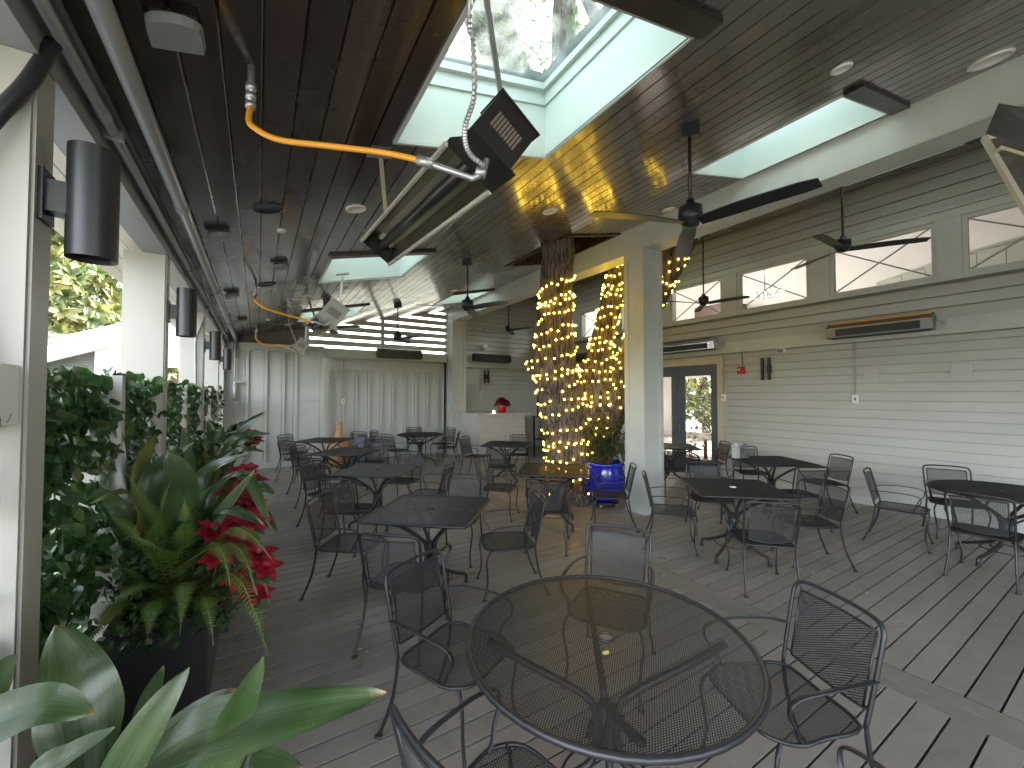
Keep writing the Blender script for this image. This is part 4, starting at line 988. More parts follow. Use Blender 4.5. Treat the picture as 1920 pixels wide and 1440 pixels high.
# flecks on boards
r3=random.Random(11)
for i in range(46):
    if i<12: x,y=4.1+1.2*r3.random(),1.5+.9*r3.random()
    elif i<30: x,y=.1+2.6*r3.random(),1.6+3.2*r3.random()
    else: x,y=.2+6*r3.random(),.6+7*r3.random()
    s=.006+.009*r3.random(); a=r3.random()*6.3
    o=MB().poly([(x+s*cos(a+k)*(1.4 if k<1.5 else .8),y+s*sin(a+k),.004+.003*r3.random()) for k in (0,1.3,2.6,4,5.2)]).build('fallen_petal',M['fleck']); tag(o,'tiny pale petal lying on the deck boards','petal','pale petals scattered on the deck')
o=MB().poly([(1.17+.016*cos(a)*(1.6 if abs(a-.6)<.5 else 1),1.19+.011*sin(a),.742) for a in [k*pi/4 for k in range(8)]]).build('yellow_leaf',mat('yellow_petal',(.62,.5,.10),.6)); tag(o,'small yellow leaf lying on the near round table','leaf')
# ------------------------------------------------------------------ bar and things on it
t = thing('tiled_bar','L shaped bar clad in pale patterned tiles with a stone top, beside the far column','bar counter',(5.7,10.4,0))
B=[(5.12,11.3),(5.12,9.93),(6.38,9.60),(6.38,11.3)]
m=MB(); 
for i in range(3): a,b=B[i],B[i+1]; m.poly([(a[0],a[1],.16),(b[0],b[1],.16),(b[0],b[1],1.20),(a[0],a[1],1.20)])
m.build('tiles',M['tile'],t)
m=MB()
for i in range(3):
    a,b=Vector(B[i]),Vector(B[i+1]); d=(b-a).normalized(); n=Vector((d.y,-d.x))*-.012
    m.poly([(a.x+n.x,a.y+n.y,0),(b.x+n.x,b.y+n.y,0),(b.x+n.x,b.y+n.y,.16),(a.x+n.x,a.y+n.y,.16)]); m.poly([(a.x+n.x,a.y+n.y,.16),(b.x+n.x,b.y+n.y,.16),(b.x,b.y,.16),(a.x,a.y,.16)])
m.build('plinth',M['trim'],t)
T=[(5.03,11.3),(5.03,9.84),(6.50,9.47),(6.50,11.3)]
m=MB(); m.poly([(x,y,1.24) for x,y in T]); m.poly([(x,y,1.20) for x,y in T][::-1])
for i in range(4): a,b=T[i],T[(i+1)%4]; m.poly([(a[0],a[1],1.20),(b[0],b[1],1.20),(b[0],b[1],1.24),(a[0],a[1],1.24)])
m.build('countertop',M['counter'],t)
def bractpoly(mb,c,d,n,l,w,cup=.25):
    """one pointed bract or leaf: c base, d direction, n up"""
    d=d.normalized(); s=d.cross(n).normalized(); u=s.cross(d)
    L_=[(0,0,0),(.3,.42,.04),(.62,.36,.02),(1,0,-.10)]
    mid=[c+d*l*q+u*l*(z-.0) for q,_,z in L_]
    for sg in (1,-1):
        e=[mid[i]+s*(w*L_[i][1]*sg)+u*l*cup*L_[i][1]*.5 for i in range(4)]
        mb.poly([mid[0],e[1],mid[1]] if sg>0 else [mid[0],mid[1],e[1]])
        q=[mid[1],e[1],e[2],mid[2]]; mb.poly(q if sg<0 else q[::-1])
        q=[mid[2],e[2],mid[3]]; mb.poly(q if sg<0 else q[::-1])
def rosette(mb,mg,c,r,rg,up=Vector((0,0,1))):
    c=Vector(c)
    for ringn,(n,l,el) in enumerate(((6,r,.15),(5,r*.75,.5),(4,r*.5,.9))):
        for k in range(n):
            a=2*pi*k/n+rg.random()*.5; h=Vector((cos(a),sin(a),0)); d=h*cos(el)+Vector((0,0,1))*sin(el)
            q=up.rotation_difference(Vector((0,0,1))).inverted() if up.z<.99 else None
            if q: d=q@d
            bractpoly(mb,c,d,up,l*(.85+.3*rg.random()),l*.8)
    if mg is not None:
        for k in range(4):
            a=rg.random()*6.3; bractpoly(mg,c-up*.03,Vector((cos(a),sin(a),-.1)),Vector((0,0,1)),r*1.2,r*.8)
rg=random.Random(5)
t = thing('poinsettia','red poinsettia in a red foil pot on the tiled bar','plant',(5.85,9.95,1.24))
MB().lathe((5.85,9.95,1.24),[(.001,0),(.085,0),(.11,.14),(.125,.16),(.115,.16),(.08,.10),(.001,.10)],20).build('pot',M['redfoil'],t,True)
a=MB(); g=MB()
for k in range(26):
    an=rg.random()*6.3; q=rg.random()**.5; c=(5.85+.20*q*cos(an),9.95+.20*q*sin(an),1.24+.40-.20*q*q+.03*rg.random()); a=MB(); rosette(a,g,c,.10,rg,up=Vector((.7*q*cos(an),.7*q*sin(an),1)).normalized()); a.build('flower',M['bract'],t)
g.build('leaves',M['darkleaf'],t)
o=MB().lathe((5.52,9.86,1.24),[(.001,0),(.02,0),(.03,.03),(.02,.06),(.001,.07)],12).build('tea_light',M['bulb']); 
o.data.materials[0]=mat('glowing_wax',(1,.8,.4),.4,emit=((1,.8,.4),4)); tag(o,'tiny glowing candle on the bar left of the poinsettia','candle')
t = thing('serving_stand','black high stand with bottles on it, between the bar and the tree','stand',(6.9,9.3,0))
m=MB()
for x in (6.62,7.15):
    for y in (9.0,9.5): m.box(x-.02,x+.02,y-.02,y+.02,0,1.12)
m.box(6.58,7.2,8.96,9.54,1.12,1.15); m.box(6.6,7.17,8.98,9.52,.5,.53); m.box(6.6,6.63,9.3,9.33,1.15,1.75); m.build('frame',M['blackmetal'],t)
o=MB().box(6.72,7.1,9.05,9.4,.532,.80).build('crate',M['brownwood']); tag(o,'brown crate on the lower shelf of the black stand','crate')
for x,y,mm,l in ((6.75,9.1,'blackmetal','black bottle on top of the stand'),(6.92,9.15,'white','white jug on top of the stand')):
    o=MB().lathe((x,y,1.152),[(.001,0),(.05,0),(.05,.18),(.02,.24),(.02,.30),(.001,.30)],14).build('bottle',M[mm],None,True); tag(o,l,'bottle')
# vases
m=MB(); prof=[(.001,0),(.20,0),(.26,.10),(.285,.30),(.27,.45),(.20,.60),(.11,.70),(.075,.82),(.07,.98),(.085,1.06),(.06,1.06),(.001,.9)]
pr=[]
for (r0,z0),(r1,z1) in zip(prof,prof[1:]):
    n=max(1,int(abs(z1-z0)/.018))
    for k in range(n): f=k/n; pr.append((r0+(r1-r0)*f+(.006*(k%2)),z0+(z1-z0)*f))
t=m.lathe((1.78,11.25,0),pr,28).build('wicker_vase',M['wicker'],None,True); tag(t,'tall bottle shaped woven wicker vase on the floor by the alcove','vase')
t=thing('ceramic_jar','pale blue and white ceramic jar standing on the floor behind the far left table','jar',(2.36,11.4,0))
MB().lathe((2.36,11.4,0),[(.001,0),(.14,0),(.19,.12),(.23,.34),(.21,.50),(.12,.60),(.10,.63)],24).build('body',M['paleblue'],t,True)
MB().lathe((2.36,11.4,.63),[(.12,0),(.12,.03),(.05,.07),(.001,.08)],20).build('lid',M['blackmetal'],t,True)
MB().tube(smooth([(2.22,11.4,.5),(2.14,11.4,.62),(2.13,11.4,.75)],4),.02,8).build('spout',M['blackmetal'],t,True)
# small lanterns standing on the wall side table
for x,y,mm,l in ((6.50,3.70,'trim','small pale grey lantern on the far corner of the table by the right wall'),(6.62,3.62,'ink','small black lantern next to the pale grey one')):
    t=thing('lantern',l,'lantern',(x,y,.74)); MB().box(x-.045,x+.045,y-.045,y+.045,.742,.755).box(x-.048,x+.048,y-.048,y+.048,.92,.935).lathe((x,y,.935),[(.045,0),(.02,.04),(.001,.045)],4).build('cap',M[mm],t)
    m=MB()
    for i in (-1,1):
        for j in (-1,1): m.box(x+i*.036-.006,x+i*.036+.006,y+j*.036-.006,y+j*.036+.006,.755,.92)
    m.box(x-.03,x+.03,y-.03,y+.03,.755,.9 if mm=='trim' else .82); m.build('frame',M[mm],t)

# ------------------------------------------------------------------ blue pot with shrub
t=thing('glazed_pot','cobalt blue glazed dimpled pot on a wheeled base, between tree and column','pot',(4.70,4.80,0))
m=MB().lathe((4.70,4.80,.09),[(.001,0),(.19,0),(.23,.05),(.29,.22),(.31,.38),(.305,.46),(.28,.52),(.285,.54),(.325,.565),(.325,.60),(.29,.60),(.27,.54),(.001,.54)],36)
for j in range(5):
    for k in range(30):
        a=2*pi*k/30+(j%2)*.1; z=.24+j*.058; rr=.262+.05*sin(min(1,(z-.1)/.32)*pi/2); m.ball((4.70+rr*cos(a),4.80+rr*sin(a),z),.015,6,4)
m.build('body',M['cobalt'],t,True)
MB().lathe((4.70,4.80,.60),[(.28,0),(.001,.012)],20).build('soil',M['soil'],t)
m=MB(); m.cyl((4.7,4.8,.05),.23,.035,20); m.build('dolly',M['blackmetal'],t)
for k in range(4):
    a=k*pi/2+.5; MB().tube([(4.7+.19*cos(a)-.012,4.8+.19*sin(a),.026),(4.7+.19*cos(a)+.012,4.8+.19*sin(a),.026)],.026,12).build('caster',M['whitemetal'],t,True)
t=thing('potted_shrub','loose small leaved evergreen shrub growing in the blue pot','plant',(4.7,4.8,.6))
m=MB(); lf=MB()
for k in range(40):
    a=rg.random()*6.3; q=rg.random()**.6; tip=Vector((4.7+.40*q*cos(a),4.8+.36*q*sin(a),.90+.55*rg.random())); b=Vector((4.7+.04*cos(a),4.8+.04*sin(a),.60)); md=(b+tip)/2+Vector((.05*cos(a),.05*sin(a),.03)); pts=smooth([b,md,tip],5); m.tube(pts,.004,4)
    for p in pts[3:]:
        for j in range(9):
            d=Vector((rg.random()-.5,rg.random()-.5,rg.random()-.3)).normalized(); c=p+d*.03; bractpoly(lf,c,d,Vector((0,0,1)) if abs(d.z)<.9 else Vector((1,0,0)),.045+.02*rg.random(),.028)
m.build('stems',M['brownwood'],t); lf.build('leaves',M['darkleaf'],t)

# ------------------------------------------------------------------ tree through the roof
oak=thing('shade_tree','large three stemmed tree growing up through the roof, its trunks wound with lights','tree',(4.55,5.45,0))
r4=random.Random(9)
ST={'A':([(4.56,5.42,-.1),(4.52,5.40,.5),(4.42,5.37,1.2),(4.22,5.30,1.75),(4.02,5.20,2.26),(4.00,5.12,2.9),(3.95,5.05,3.55),(3.88,4.95,4.15),(3.5,4.98,5.4),(3.05,5.02,6.6),(2.65,5.2,8.2),(2.2,5.3,10.5)],[.44,.40,.40,.37,.34,.255,.25,.25,.27,.32,.28,.2]),
    'D':([(3.72,4.96,4.8),(3.74,4.75,5.6),(3.76,4.60,6.4),(3.75,4.5,7.6),(4.0,4.2,9.6)],[.2,.2,.21,.19,.13]),
    'B':([(4.70,5.38,.4),(4.86,5.22,1.3),(4.88,5.17,1.7),(4.88,5.17,2.1),(5.00,5.13,2.66),(5.20,5.10,3.4),(5.42,5.06,4.2),(5.75,5.1,5.5),(5.9,5.6,8),(5.6,6.4,10.5)],[.34,.36,.30,.24,.195,.18,.18,.18,.15,.1]),
    'C':([(4.75,5.30,.8),(5.00,5.10,1.35),(5.20,4.93,1.93),(5.41,4.78,2.65),(5.72,4.55,3.55),(5.98,4.38,4.2),(6.6,4.1,5.6),(7.5,4.0,8),(8.3,4.2,10)],[.25,.33,.24,.19,.235,.25,.22,.14,.09])}
stem={}
tm=MB()
for k,(p,r) in ST.items():
    P=smooth(p,8); m_=len(r); rr=[]
    for i in range(len(P)):
        f=i/8; a=min(int(f),m_-2); rr.append(r[a]+(r[a+1]-r[a])*(f-a))
    stem[k]=(P,rr); tm.tube(P,rr,30,noise=.11,rng=r4)
# knot on the west side of stem A and root flare
tm.tube([(4.05,5.22,2.2),(3.80,5.12,2.25),(3.70,5.08,2.24)],[.22,.15,.07],14,noise=.1,rng=r4)
tm.tube([(4.55,5.42,.35),(4.56,5.42,-.05)],[.40,.56],26,noise=.12,rng=r4)
limbs=[]
for s_,i0,dirs in (('A',62,((-1,-.5,.6),(-.6,.9,.5),(.2,-1,.5))),('A',75,((-1,.6,.4),(.3,-.8,.7),(-.8,-.8,.5))),('B',58,((.2,1,.5),(-.7,.6,.7))),('C',50,((.9,-.4,.5),(.3,-1,.6)))):
    for d in dirs:
        p=stem[s_][0][min(i0,len(stem[s_][0])-1)]; d=Vector(d).normalized(); L=2.2+1.4*r4.random()
        q=[p,p+d*L*.4+Vector((0,0,.1)),p+d*L*.75+Vector((r4.random()-.5,r4.random()-.5,.2))*.6,p+d*L+Vector((0,0,.5))]; tm.tube(smooth(q,5),[.11-.005*i for i in range(16)],10,noise=.1,rng=r4); limbs.append(q)
tm.build('trunk',M['bark'],oak,True)
cm=MB()
for q in limbs:
    for c in [q[1],q[2],q[3]]:
        for j in range(7):
            cc=Vector(c)+Vector((r4.gauss(0,.7),r4.gauss(0,.7),r4.gauss(0,.45)))
            if cc.z<5.9: continue
            for l in range(26):
                d=Vector((r4.random()-.5,r4.random()-.5,r4.random()-.5)).normalized(); bractpoly(cm,cc+d*.32*r4.random()**.5,d,Vector((0,0,1)) if abs(d.z)<.9 else Vector((1,0,0)),.11,.05)
cm.build('crown',M['oak'],oak)
# fairy lights wound round each stem
def lights(key,z0,z1,turnpitch,n,label,seed):
    rr=random.Random(seed); P,Rr=stem[key]
    t=thing('string_lights',label,'string lights',(P[0].x,P[0].y,max(0,z0)),group='warm white string lights wound round the trunks')
    idx=[i for i,p in enumerate(P) if z0<=p.z<=z1]; i0,i1=idx[0],idx[-1]
    def at(z):
        for i in range(len(P)-1):
            if P[i].z<=z<=P[i+1].z: f=(z-P[i].z)/max(1e-6,P[i+1].z-P[i].z); return P[i].lerp(P[i+1],f),Rr[i]+(Rr[i+1]-Rr[i])*f
        return P[-1],Rr[-1]
    pts=[]; z=z0; a=rr.random()*6
    ph=[rr.random()*6 for _ in range(4)]
    H=z1-z0; N=n*3; turns=H/turnpitch
    for i in range(N+1):
        f=i/N; ff=f+.018*sin(f*19+ph[0])+.012*sin(f*41+ph[1]); zz=z0+H*min(1,max(0,ff)); a=2*pi*turns*f
        zz2=zz+.07*sin(a+ph[2])+.025*sin(2.3*a+ph[3]); zz2=min(max(zz2,z0),z1)
        c,r=at(zz2)
        if key=='A' and 2.05<zz2<2.42 and cos(a-pi)>.3: r+= .10*max(0,cos(a-pi))*(1-abs(zz2-2.24)/.2) if abs(zz2-2.24)<.2 else 0
        r=r*1.02+.012; pts.append(Vector((c.x+r*cos(a),c.y+r*sin(a),zz2)))
    MB().tube(pts,.003,4).build('cable',M['wire'],t)
    ball=MB(); ball.ball((0,0,0),.0155,8,6); proto=None; rest=MB()
    bp=[]
    for i in range(0,N,3):
        p=pts[i]+Vector((rr.gauss(0,.008),rr.gauss(0,.008),rr.gauss(0,.02))); c,_=at(p.z); o=Vector((p.x-c.x,p.y-c.y,0)).normalized()*.012; bp.append(p+o)
    cam=Vector((0,0,1.75))
    def vis(p): c,_=at(p.z); return (Vector((p.x-c.x,p.y-c.y,0)).normalized()).dot((cam-p).normalized())
    order=sorted(range(len(bp)),key=lambda i:-vis(bp[i])); ind=set(order[:96])
    org=Vector(t['_w'])
    for i,p in enumerate(bp):
        if i in ind:
            if proto is None: proto=ball.build('bulb',M['bulb'],t,True); o=proto; 
            else: o=proto.copy(); C.objects.link(o); o.parent=t
            o.location=p-org
        else: rest.ball(p,.0155,6,4)
    # proto mesh was built with the parent offset removed: restore it
    for v in proto.data.vertices: v.co+=org
    ro=rest.build('bulbs',M['bulb'],t,True); ro['kind']='stuff'
lights('A',.06,3.62,.185,420,'warm string lights spiralling up the tall left trunk',1)
lights('B',1.0,4.10,.155,300,'warm string lights on the leaning middle trunk, left of the column',2)
lights('C',1.5,4.15,.16,210,'warm string lights on the right trunk, showing on both sides of the column',4)

# ------------------------------------------------------------------ planters along the left
def planter(x0,x1,y0,y1,h,label):
    t=thing('planter_box',label,'planter',((x0+x1)/2,(y0+y1)/2,0),group='black rectangular planters along the open side')
    m=MB(); w=.03
    m.box(x0,x1,y0,y0+w,0,h); m.box(x0,x1,y1-w,y1,0,h); m.box(x0,x0+w,y0+w,y1-w,0,h); m.box(x1-w,x1,y0+w,y1-w,0,h); m.build('box',M['planter'],t)
    m=MB(); m.box(x0-.006,x1+.006,y0-.006,y0+.036,h,h+.02); m.box(x0-.006,x1+.006,y1-.036,y1+.006,h,h+.02); m.box(x0-.006,x0+.036,y0+.037,y1-.037,h,h+.02); m.box(x1-.036,x1+.006,y0+.037,y1-.037,h,h+.02); m.build('rim',M['planter'],t)
    MB().poly([(x0+w,y0+w,h-.05),(x1-w,y0+w,h-.05),(x1-w,y1-w,h-.05),(x0+w,y1-w,h-.05)]).build('soil',M['soil'],t)
planter(-.63,-.215,2.82,3.62,.55,'black planter in the left foreground, full of ferns and poinsettias')
planter(-.63,-.20,4.75,5.55,.55,'second black planter along the left, with glossy strap leaves')
planter(-.63,-.20,6.5,7.3,.55,'furthest black planter along the left')
planter(-.63,-.18,1.05,1.75,.55,'black planter at the bottom left, mostly under large leaves')
def strap(mb,uv,pts,w,nrm=None,fold=.25,seed=0):
    P=smooth(pts,7); n=len(P); prev=None
    for i,p in enumerate(P):
        f=i/(n-1); t=(P[min(i+1,n-1)]-P[max(i-1,0)]).normalized()
        side=t.cross(nrm if nrm is not None else Vector((0,0,1)))
        if side.length<.15: side=t.cross(Vector((0,-1,.2)))
        side.normalize()
        if prev is not None and side.dot(prev)<0: side=-side
        prev=side; up=side.cross(t).normalized()
        if f<.22: ww=.10+.9*(f/.22)**1.6*.55
        else: g=(f-.22)/.78; ww=(.55+.45*min(1,g/.3)) if g<.3 else max(0,(1-((g-.3)/.7)**2.1))
        ww=max(ww,.02)*w/2
        base=len(mb.v)
        for j in range(-3,4):
            q=j/3; wave=.04*w*sin(f*11+seed+j)
            mb.v.append(tuple(p+side*ww*q+up*(abs(q)*fold*ww*1.0-abs(q)**2*fold*ww*.45+wave*abs(q)))); uv.append((q*.5+.5+seed*.37,f))
        if i>0:
            for j in range(6): a=base-7+j; mb.f.append((a,a+1,base+j+1,base+j))
def strap_plant(label,leaves,loc,yellow=None,name='strap_leaf_plant'):
    t=thing(name,label,'plant',loc,group='strap leaved plants in the black planters'); m=MB(); uv=[]; m2=MB(); uv2=[]
    for i,L_ in enumerate(leaves):
        pts,w=L_[0],L_[1]; nr=Vector(L_[2]) if len(L_)>2 else Vector((.35,-.85,.5))
        if yellow and i in yellow: strap(m2,uv2,[Vector(p) for p in pts],w,nr,seed=i)
        else: strap(m,uv,[Vector(p) for p in pts],w,nr,seed=i)
    m.build('leaves',M['asp'],t,True,uv=[(u,v) for u,v in uv])
    if m2.v: m2.build('yellowing_leaves',M['aspy'],t,True,uv=uv2)
FG=[([(-.42,1.46,.50),(-.20,1.31,.86),(.02,1.20,.945),(.291,1.079,.982)],.185,(.1,-.3,1)),
 ([(-.34,1.3,.50),(-.27,1.27,.84),(-.204,1.262,.99),(-.133,1.28,1.085)],.085,(.3,-.8,.6)),
 ([(-.20,1.35,.50),(-.079,1.256,.79),(-.037,1.225,.96),(.021,1.183,1.112)],.095,(.2,-1,.3)),
 ([(-.62,1.42,.55),(-.55,1.34,.98),(-.40,1.29,1.085),(-.295,1.264,1.05)],.105,(0,-.8,.9)),
 ([(-.36,1.50,.50),(-.375,1.53,.80),(-.41,1.58,.98),(-.473,1.667,1.104)],.17,(.3,-1,.2)),
 ([(-.45,1.36,.50),(-.42,1.346,.87),(-.349,1.324,.942),(-.272,1.317,.975)],.06,(0,-.5,1)),
 ([(-.28,1.50,.48),(-.221,1.465,.70),(-.14,1.434,.83),(-.034,1.407,.922)],.15,(.1,-.7,.8)),
 ([(-.30,1.63,.50),(-.282,1.62,.72),(-.258,1.60,.86),(-.225,1.582,.955)],.06,(.3,-1,.3)),
 ([(-.60,1.6,.5),(-.57,1.56,.9),(-.53,1.53,1.06),(-.49,1.50,1.12)],.06,(.2,-1,.3)),
 ([(-.25,1.3,.48),(-.2,1.27,.72),(-.28,1.24,.84),(-.42,1.24,.86)],.13,(0,-.6,1)),
 ([(-.15,1.45,.48),(-.06,1.36,.70),(.0,1.30,.76),(.12,1.26,.74)],.14,(0,-.6,1)),
 ([(-.5,1.3,.48),(-.5,1.2,.74),(-.42,1.12,.84),(-.3,1.08,.82)],.12,(0,-.6,1)),
 ([(-.3,1.2,.48),(-.22,1.18,.68),(-.12,1.17,.76),(.02,1.2,.74)],.12,(0,-.5,1)),
 ([(-.4,1.4,.48),(-.3,1.36,.75),(-.15,1.36,.80),(-.02,1.32,.70)],.13,(0,-.5,1)),
 ([(-.45,1.25,.48),(-.36,1.16,.70),(-.2,1.1,.76),(-.05,1.05,.70)],.12,(0,-.5,1))]
strap_plant('large glossy strap leaves reaching across the bottom left corner',FG,(-.4,1.4,.5))
MID=[([(-.487,3.105,.5),(-.60,3.12,.95),(-.677,3.142,1.271),(-.68,3.2,1.591)],.15),
 ([(-.461,3.089,.5),(-.53,3.07,1.0),(-.551,3.062,1.331),(-.485,3.015,1.526)],.09),
 ([(-.435,3.073,.5),(-.49,3.03,1.0),(-.487,3.023,1.301),(-.318,3.089,1.47)],.13,(0,-.6,.8)),
 ([(-.344,3.016,.5),(-.34,2.85,1.0),(-.348,2.76,1.303),(-.388,2.722,1.46)],.17,(.5,-1,.0)),
 ([(-.357,3.024,.5),(-.33,2.97,1.0),(-.238,2.927,1.300),(-.04,2.872,1.41)],.14,(.1,-.5,1)),
 ([(-.331,3.008,.5),(-.33,2.87,.95),(-.25,2.821,1.18),(-.09,2.725,1.33)],.12,(.1,-.5,1)),
 ([(-.331,3.008,.5),(-.27,2.8,.88),(-.185,2.607,1.094),(-.008,2.488,1.368)],.10,(.1,-.6,.7)),
 ([(-.331,3.008,.5),(-.2,2.85,1.1),(-.060,2.71,1.311),(.075,2.506,1.037)],.11,(.2,-.3,1)),
 ([(-.487,3.105,.5),(-.56,3.05,.9),(-.634,3.001,1.149),(-.812,3.10,1.282)],.10,(0,-.6,.8)),
 ([(-.461,3.089,.5),(-.5,2.95,1.0),(-.559,2.834,1.258),(-.691,2.799,1.217)],.09,(0,-.3,1)),
 ([(-.331,3.008,.5),(-.25,2.8,.95),(-.14,2.577,1.169),(.034,2.353,1.112)],.12,(.1,-.4,1)),
 ([(-.391,3.105,.5),(-.40,3.2,1.0),(-.378,3.309,1.277),(-.411,3.40,1.54)],.11),
 ([(-.42,3.0,.5),(-.42,2.9,.9),(-.44,2.82,1.1),(-.52,2.78,1.2)],.12),
 ([(-.36,3.0,.5),(-.33,2.9,.85),(-.30,2.8,1.05),(-.27,2.74,1.15)],.13),
 ([(-.40,3.1,.5),(-.45,3.1,.9),(-.42,3.1,1.25),(-.38,3.05,1.45)],.13),
 ([(-.30,3.0,.5),(-.12,2.85,.95),(.0,2.68,1.10),(.10,2.52,1.02)],.10,(.1,-.5,1)),
 ([(-.30,3.05,.5),(-.15,3.0,1.0),(-.02,2.9,1.20),(.10,2.8,1.16)],.11,(.1,-.5,1)),
 ([(-.32,3.15,.5),(-.25,3.2,.95),(-.15,3.2,1.2),(-.02,3.2,1.25)],.12,(.1,-.4,1))]
strap_plant('tall mixed green strap leaves rising from the left foreground planter',MID,(-.42,3.05,.5),yellow=(1,9))
def fan_leaves(cx,cy,n,seed,H,L):
    r=random.Random(seed); out=[]
    for k in range(n):
        a=r.uniform(-2.6,1.9); h=H*(.7+.4*r.random()); sp=L*(.35+.75*r.random()); d=Vector((cos(a),sin(a),0)); b=Vector((cx,cy,.5))+d*.05
        p1=b+Vector((0,0,h*.6))+d*sp*.15; p2=b+Vector((0,0,h*.95))+d*sp*.5; p3=b+Vector((0,0,h*(.85+.3*r.random())))+d*sp
        out.append(([b,p1,p2,p3],.09+.045*r.random(),(.3*cos(a),-.6,.9)))
    return out
strap_plant('dense dark strap leaved plant in the second planter with pale sunlit leaf faces',fan_leaves(-.42,5.0,26,21,.80,.52),(-.4,5.0,.5),yellow=(3,11))
strap_plant('strap leaved plant at the back of the second planter',fan_leaves(-.38,5.45,18,23,.85,.50),(-.4,5.45,.5))
strap_plant('small looking strap leaved plant in the furthest planter',fan_leaves(-.40,6.85,22,25,.85,.45),(-.4,6.85,.5),yellow=(2,))
# ferns
def frond(mb,pts,L,n=26):
    P=smooth(pts,9); m=len(P); mb.tube(P,.0022,4)
    for i in range(2,m-1):
        f=i/(m-1); t=(P[i+1]-P[i-1]).normalized(); s=t.cross(Vector((0,-.4,1))).normalized(); l=L*(sin(pi*min(1,f*1.05+.06))**.8)*(1-.35*f); 
        for sub in (0,.5):
            p=P[i].lerp(P[i+1],sub)
            for sg in (1,-1):
                d=(s*sg+t*.35+Vector((0,0,-.18))).normalized(); w=t*.0036*(1+l*5); mb.poly([p-w,p+d*l*.45-w*.75,p+d*l,p+d*l*.45+w*.75,p+w])
def fern(label,fr,loc):
    t=thing('fern',label,'fern',loc,group='light green ferns in the planters'); m=MB()
    for p,L in fr: frond(m,[Vector(q) for q in p],L)
    m.build('fronds',M['fern'],t)
fern('light green fern with upright fronds in the middle of the left planter',[([(-.36,2.86,.55),(-.399,2.70,1.05),(-.47,2.64,1.25),(-.523,2.60,1.386)],.07),([(-.36,2.86,.55),(-.40,2.6,1.0),(-.378,2.489,1.20),(-.339,2.458,1.355)],.07),([(-.36,2.86,.55),(-.42,2.6,.95),(-.48,2.517,1.13),(-.589,2.55,1.236)],.07),([(-.36,2.86,.55),(-.35,2.55,.95),(-.37,2.40,1.07),(-.457,2.38,1.141)],.075),([(-.34,2.84,.55),(-.30,2.55,1.0),(-.28,2.44,1.15),(-.285,2.428,1.28)],.07),([(-.36,2.86,.55),(-.30,2.55,.9),(-.24,2.40,1.0),(-.18,2.33,1.05)],.07),([(-.40,2.86,.55),(-.46,2.65,.85),(-.52,2.52,.98),(-.60,2.42,1.0)],.07)],(-.36,2.86,.5))
fern('olive green fern drooping over the front edge of the left planter',[([(-.28,2.85,.55),(-.16,2.5,.98),(-.06,2.3,1.03),(.01,2.16,.86)],.075),([(-.28,2.85,.55),(-.16,2.5,.85),(-.05,2.28,.88),(.055,2.15,.60)],.08),([(-.36,2.86,.55),(-.40,2.55,.85),(-.46,2.42,.90),(-.56,2.42,.80)],.07),([(-.36,2.86,.55),(-.37,2.5,.80),(-.38,2.37,.82),(-.39,2.34,.68)],.075),([(-.28,2.84,.55),(-.22,2.5,.78),(-.18,2.33,.80),(-.15,2.24,.65)],.075),([(-.30,2.84,.55),(-.28,2.5,.85),(-.27,2.35,.86),(-.27,2.26,.72)],.07),([(-.28,2.84,.55),(-.12,2.6,.9),(.0,2.45,.92),(.07,2.38,.70)],.07),([(-.28,2.84,.55),(-.14,2.5,1.05),(-.03,2.3,1.10),(.06,2.2,1.0)],.075),([(-.28,2.84,.55),(-.2,2.5,1.0),(-.13,2.3,1.04),(-.09,2.18,.92)],.07),([(-.28,2.84,.55),(-.10,2.55,.75),(.0,2.35,.72),(.05,2.28,.52)],.08),([(-.45,2.84,.55),(-.50,2.6,.78),(-.55,2.5,.78),(-.62,2.45,.64)],.07)],(-.3,2.85,.5))
# bushy low growth filling the planter
t=thing('ground_ivy','dark small leaved growth filling the base of the left foreground planter','plant',(-.4,2.9,.5)); lf=MB()
for k in range(1500):
    p=Vector((-.60+.50*rg.random(),2.62+.75*rg.random(),.52+.52*rg.random()**1.3)); d=Vector((rg.random()-.4,rg.random()-.8,rg.random()-.4)).normalized(); bractpoly(lf,p,d,Vector((0,0,1)) if abs(d.z)<.9 else Vector((1,0,0)),.055,.04)
lf.build('leaves',M['ivy'],t)
# poinsettias in planters
def poins(label,cents,r,loc):
    t=thing('poinsettia',label,'plant',loc,group='red poinsettias in the planters'); a=MB(); g=MB(); st_=MB()
    for c in cents: a=MB(); rosette(a,g,Vector(c),r*(.85+.3*rg.random()),rg,up=Vector((.35*rg.random(),-.45,1)).normalized()); a.build('flower',M['bract'],t); st_.tube([(loc[0],loc[1],loc[2]),Vector(c)*.5+Vector(loc)*.5,c],.004,4)
    g.build('leaves',M['darkleaf'],t); st_.build('stems',M['brownwood'],t)
poins('large red poinsettia spilling out of the left foreground planter',[(-.185,2.607,1.05),(-.097,2.60,1.075),(-.02,2.55,1.09),(.01,2.42,.95),(-.056,2.50,1.0),(-.062,2.421,.84),(-.152,2.47,.96),(.04,2.36,.90),(.0,2.42,.76),(-.02,2.75,1.14),(-.10,2.85,1.18),(-.05,2.95,1.1),(-.12,3.05,1.15)],.095,(-.24,2.9,.5))
poins('red poinsettia further back, beyond the large strap leaves',[(-.12,3.72,1.16),(-.058,3.82,1.167),(-.107,3.735,1.08),(-.004,3.908,1.06),(-.03,3.8,.98),(-.09,3.7,.98),(-.02,3.85,.9),(-.10,3.85,.82)],.10,(-.3,3.9,.5))
poins('small red poinsettia in the second planter',[(-.12,4.75,1.0),(-.10,4.9,.92),(-.14,4.8,.84),(-.06,4.95,1.0)],.09,(-.3,4.95,.5))
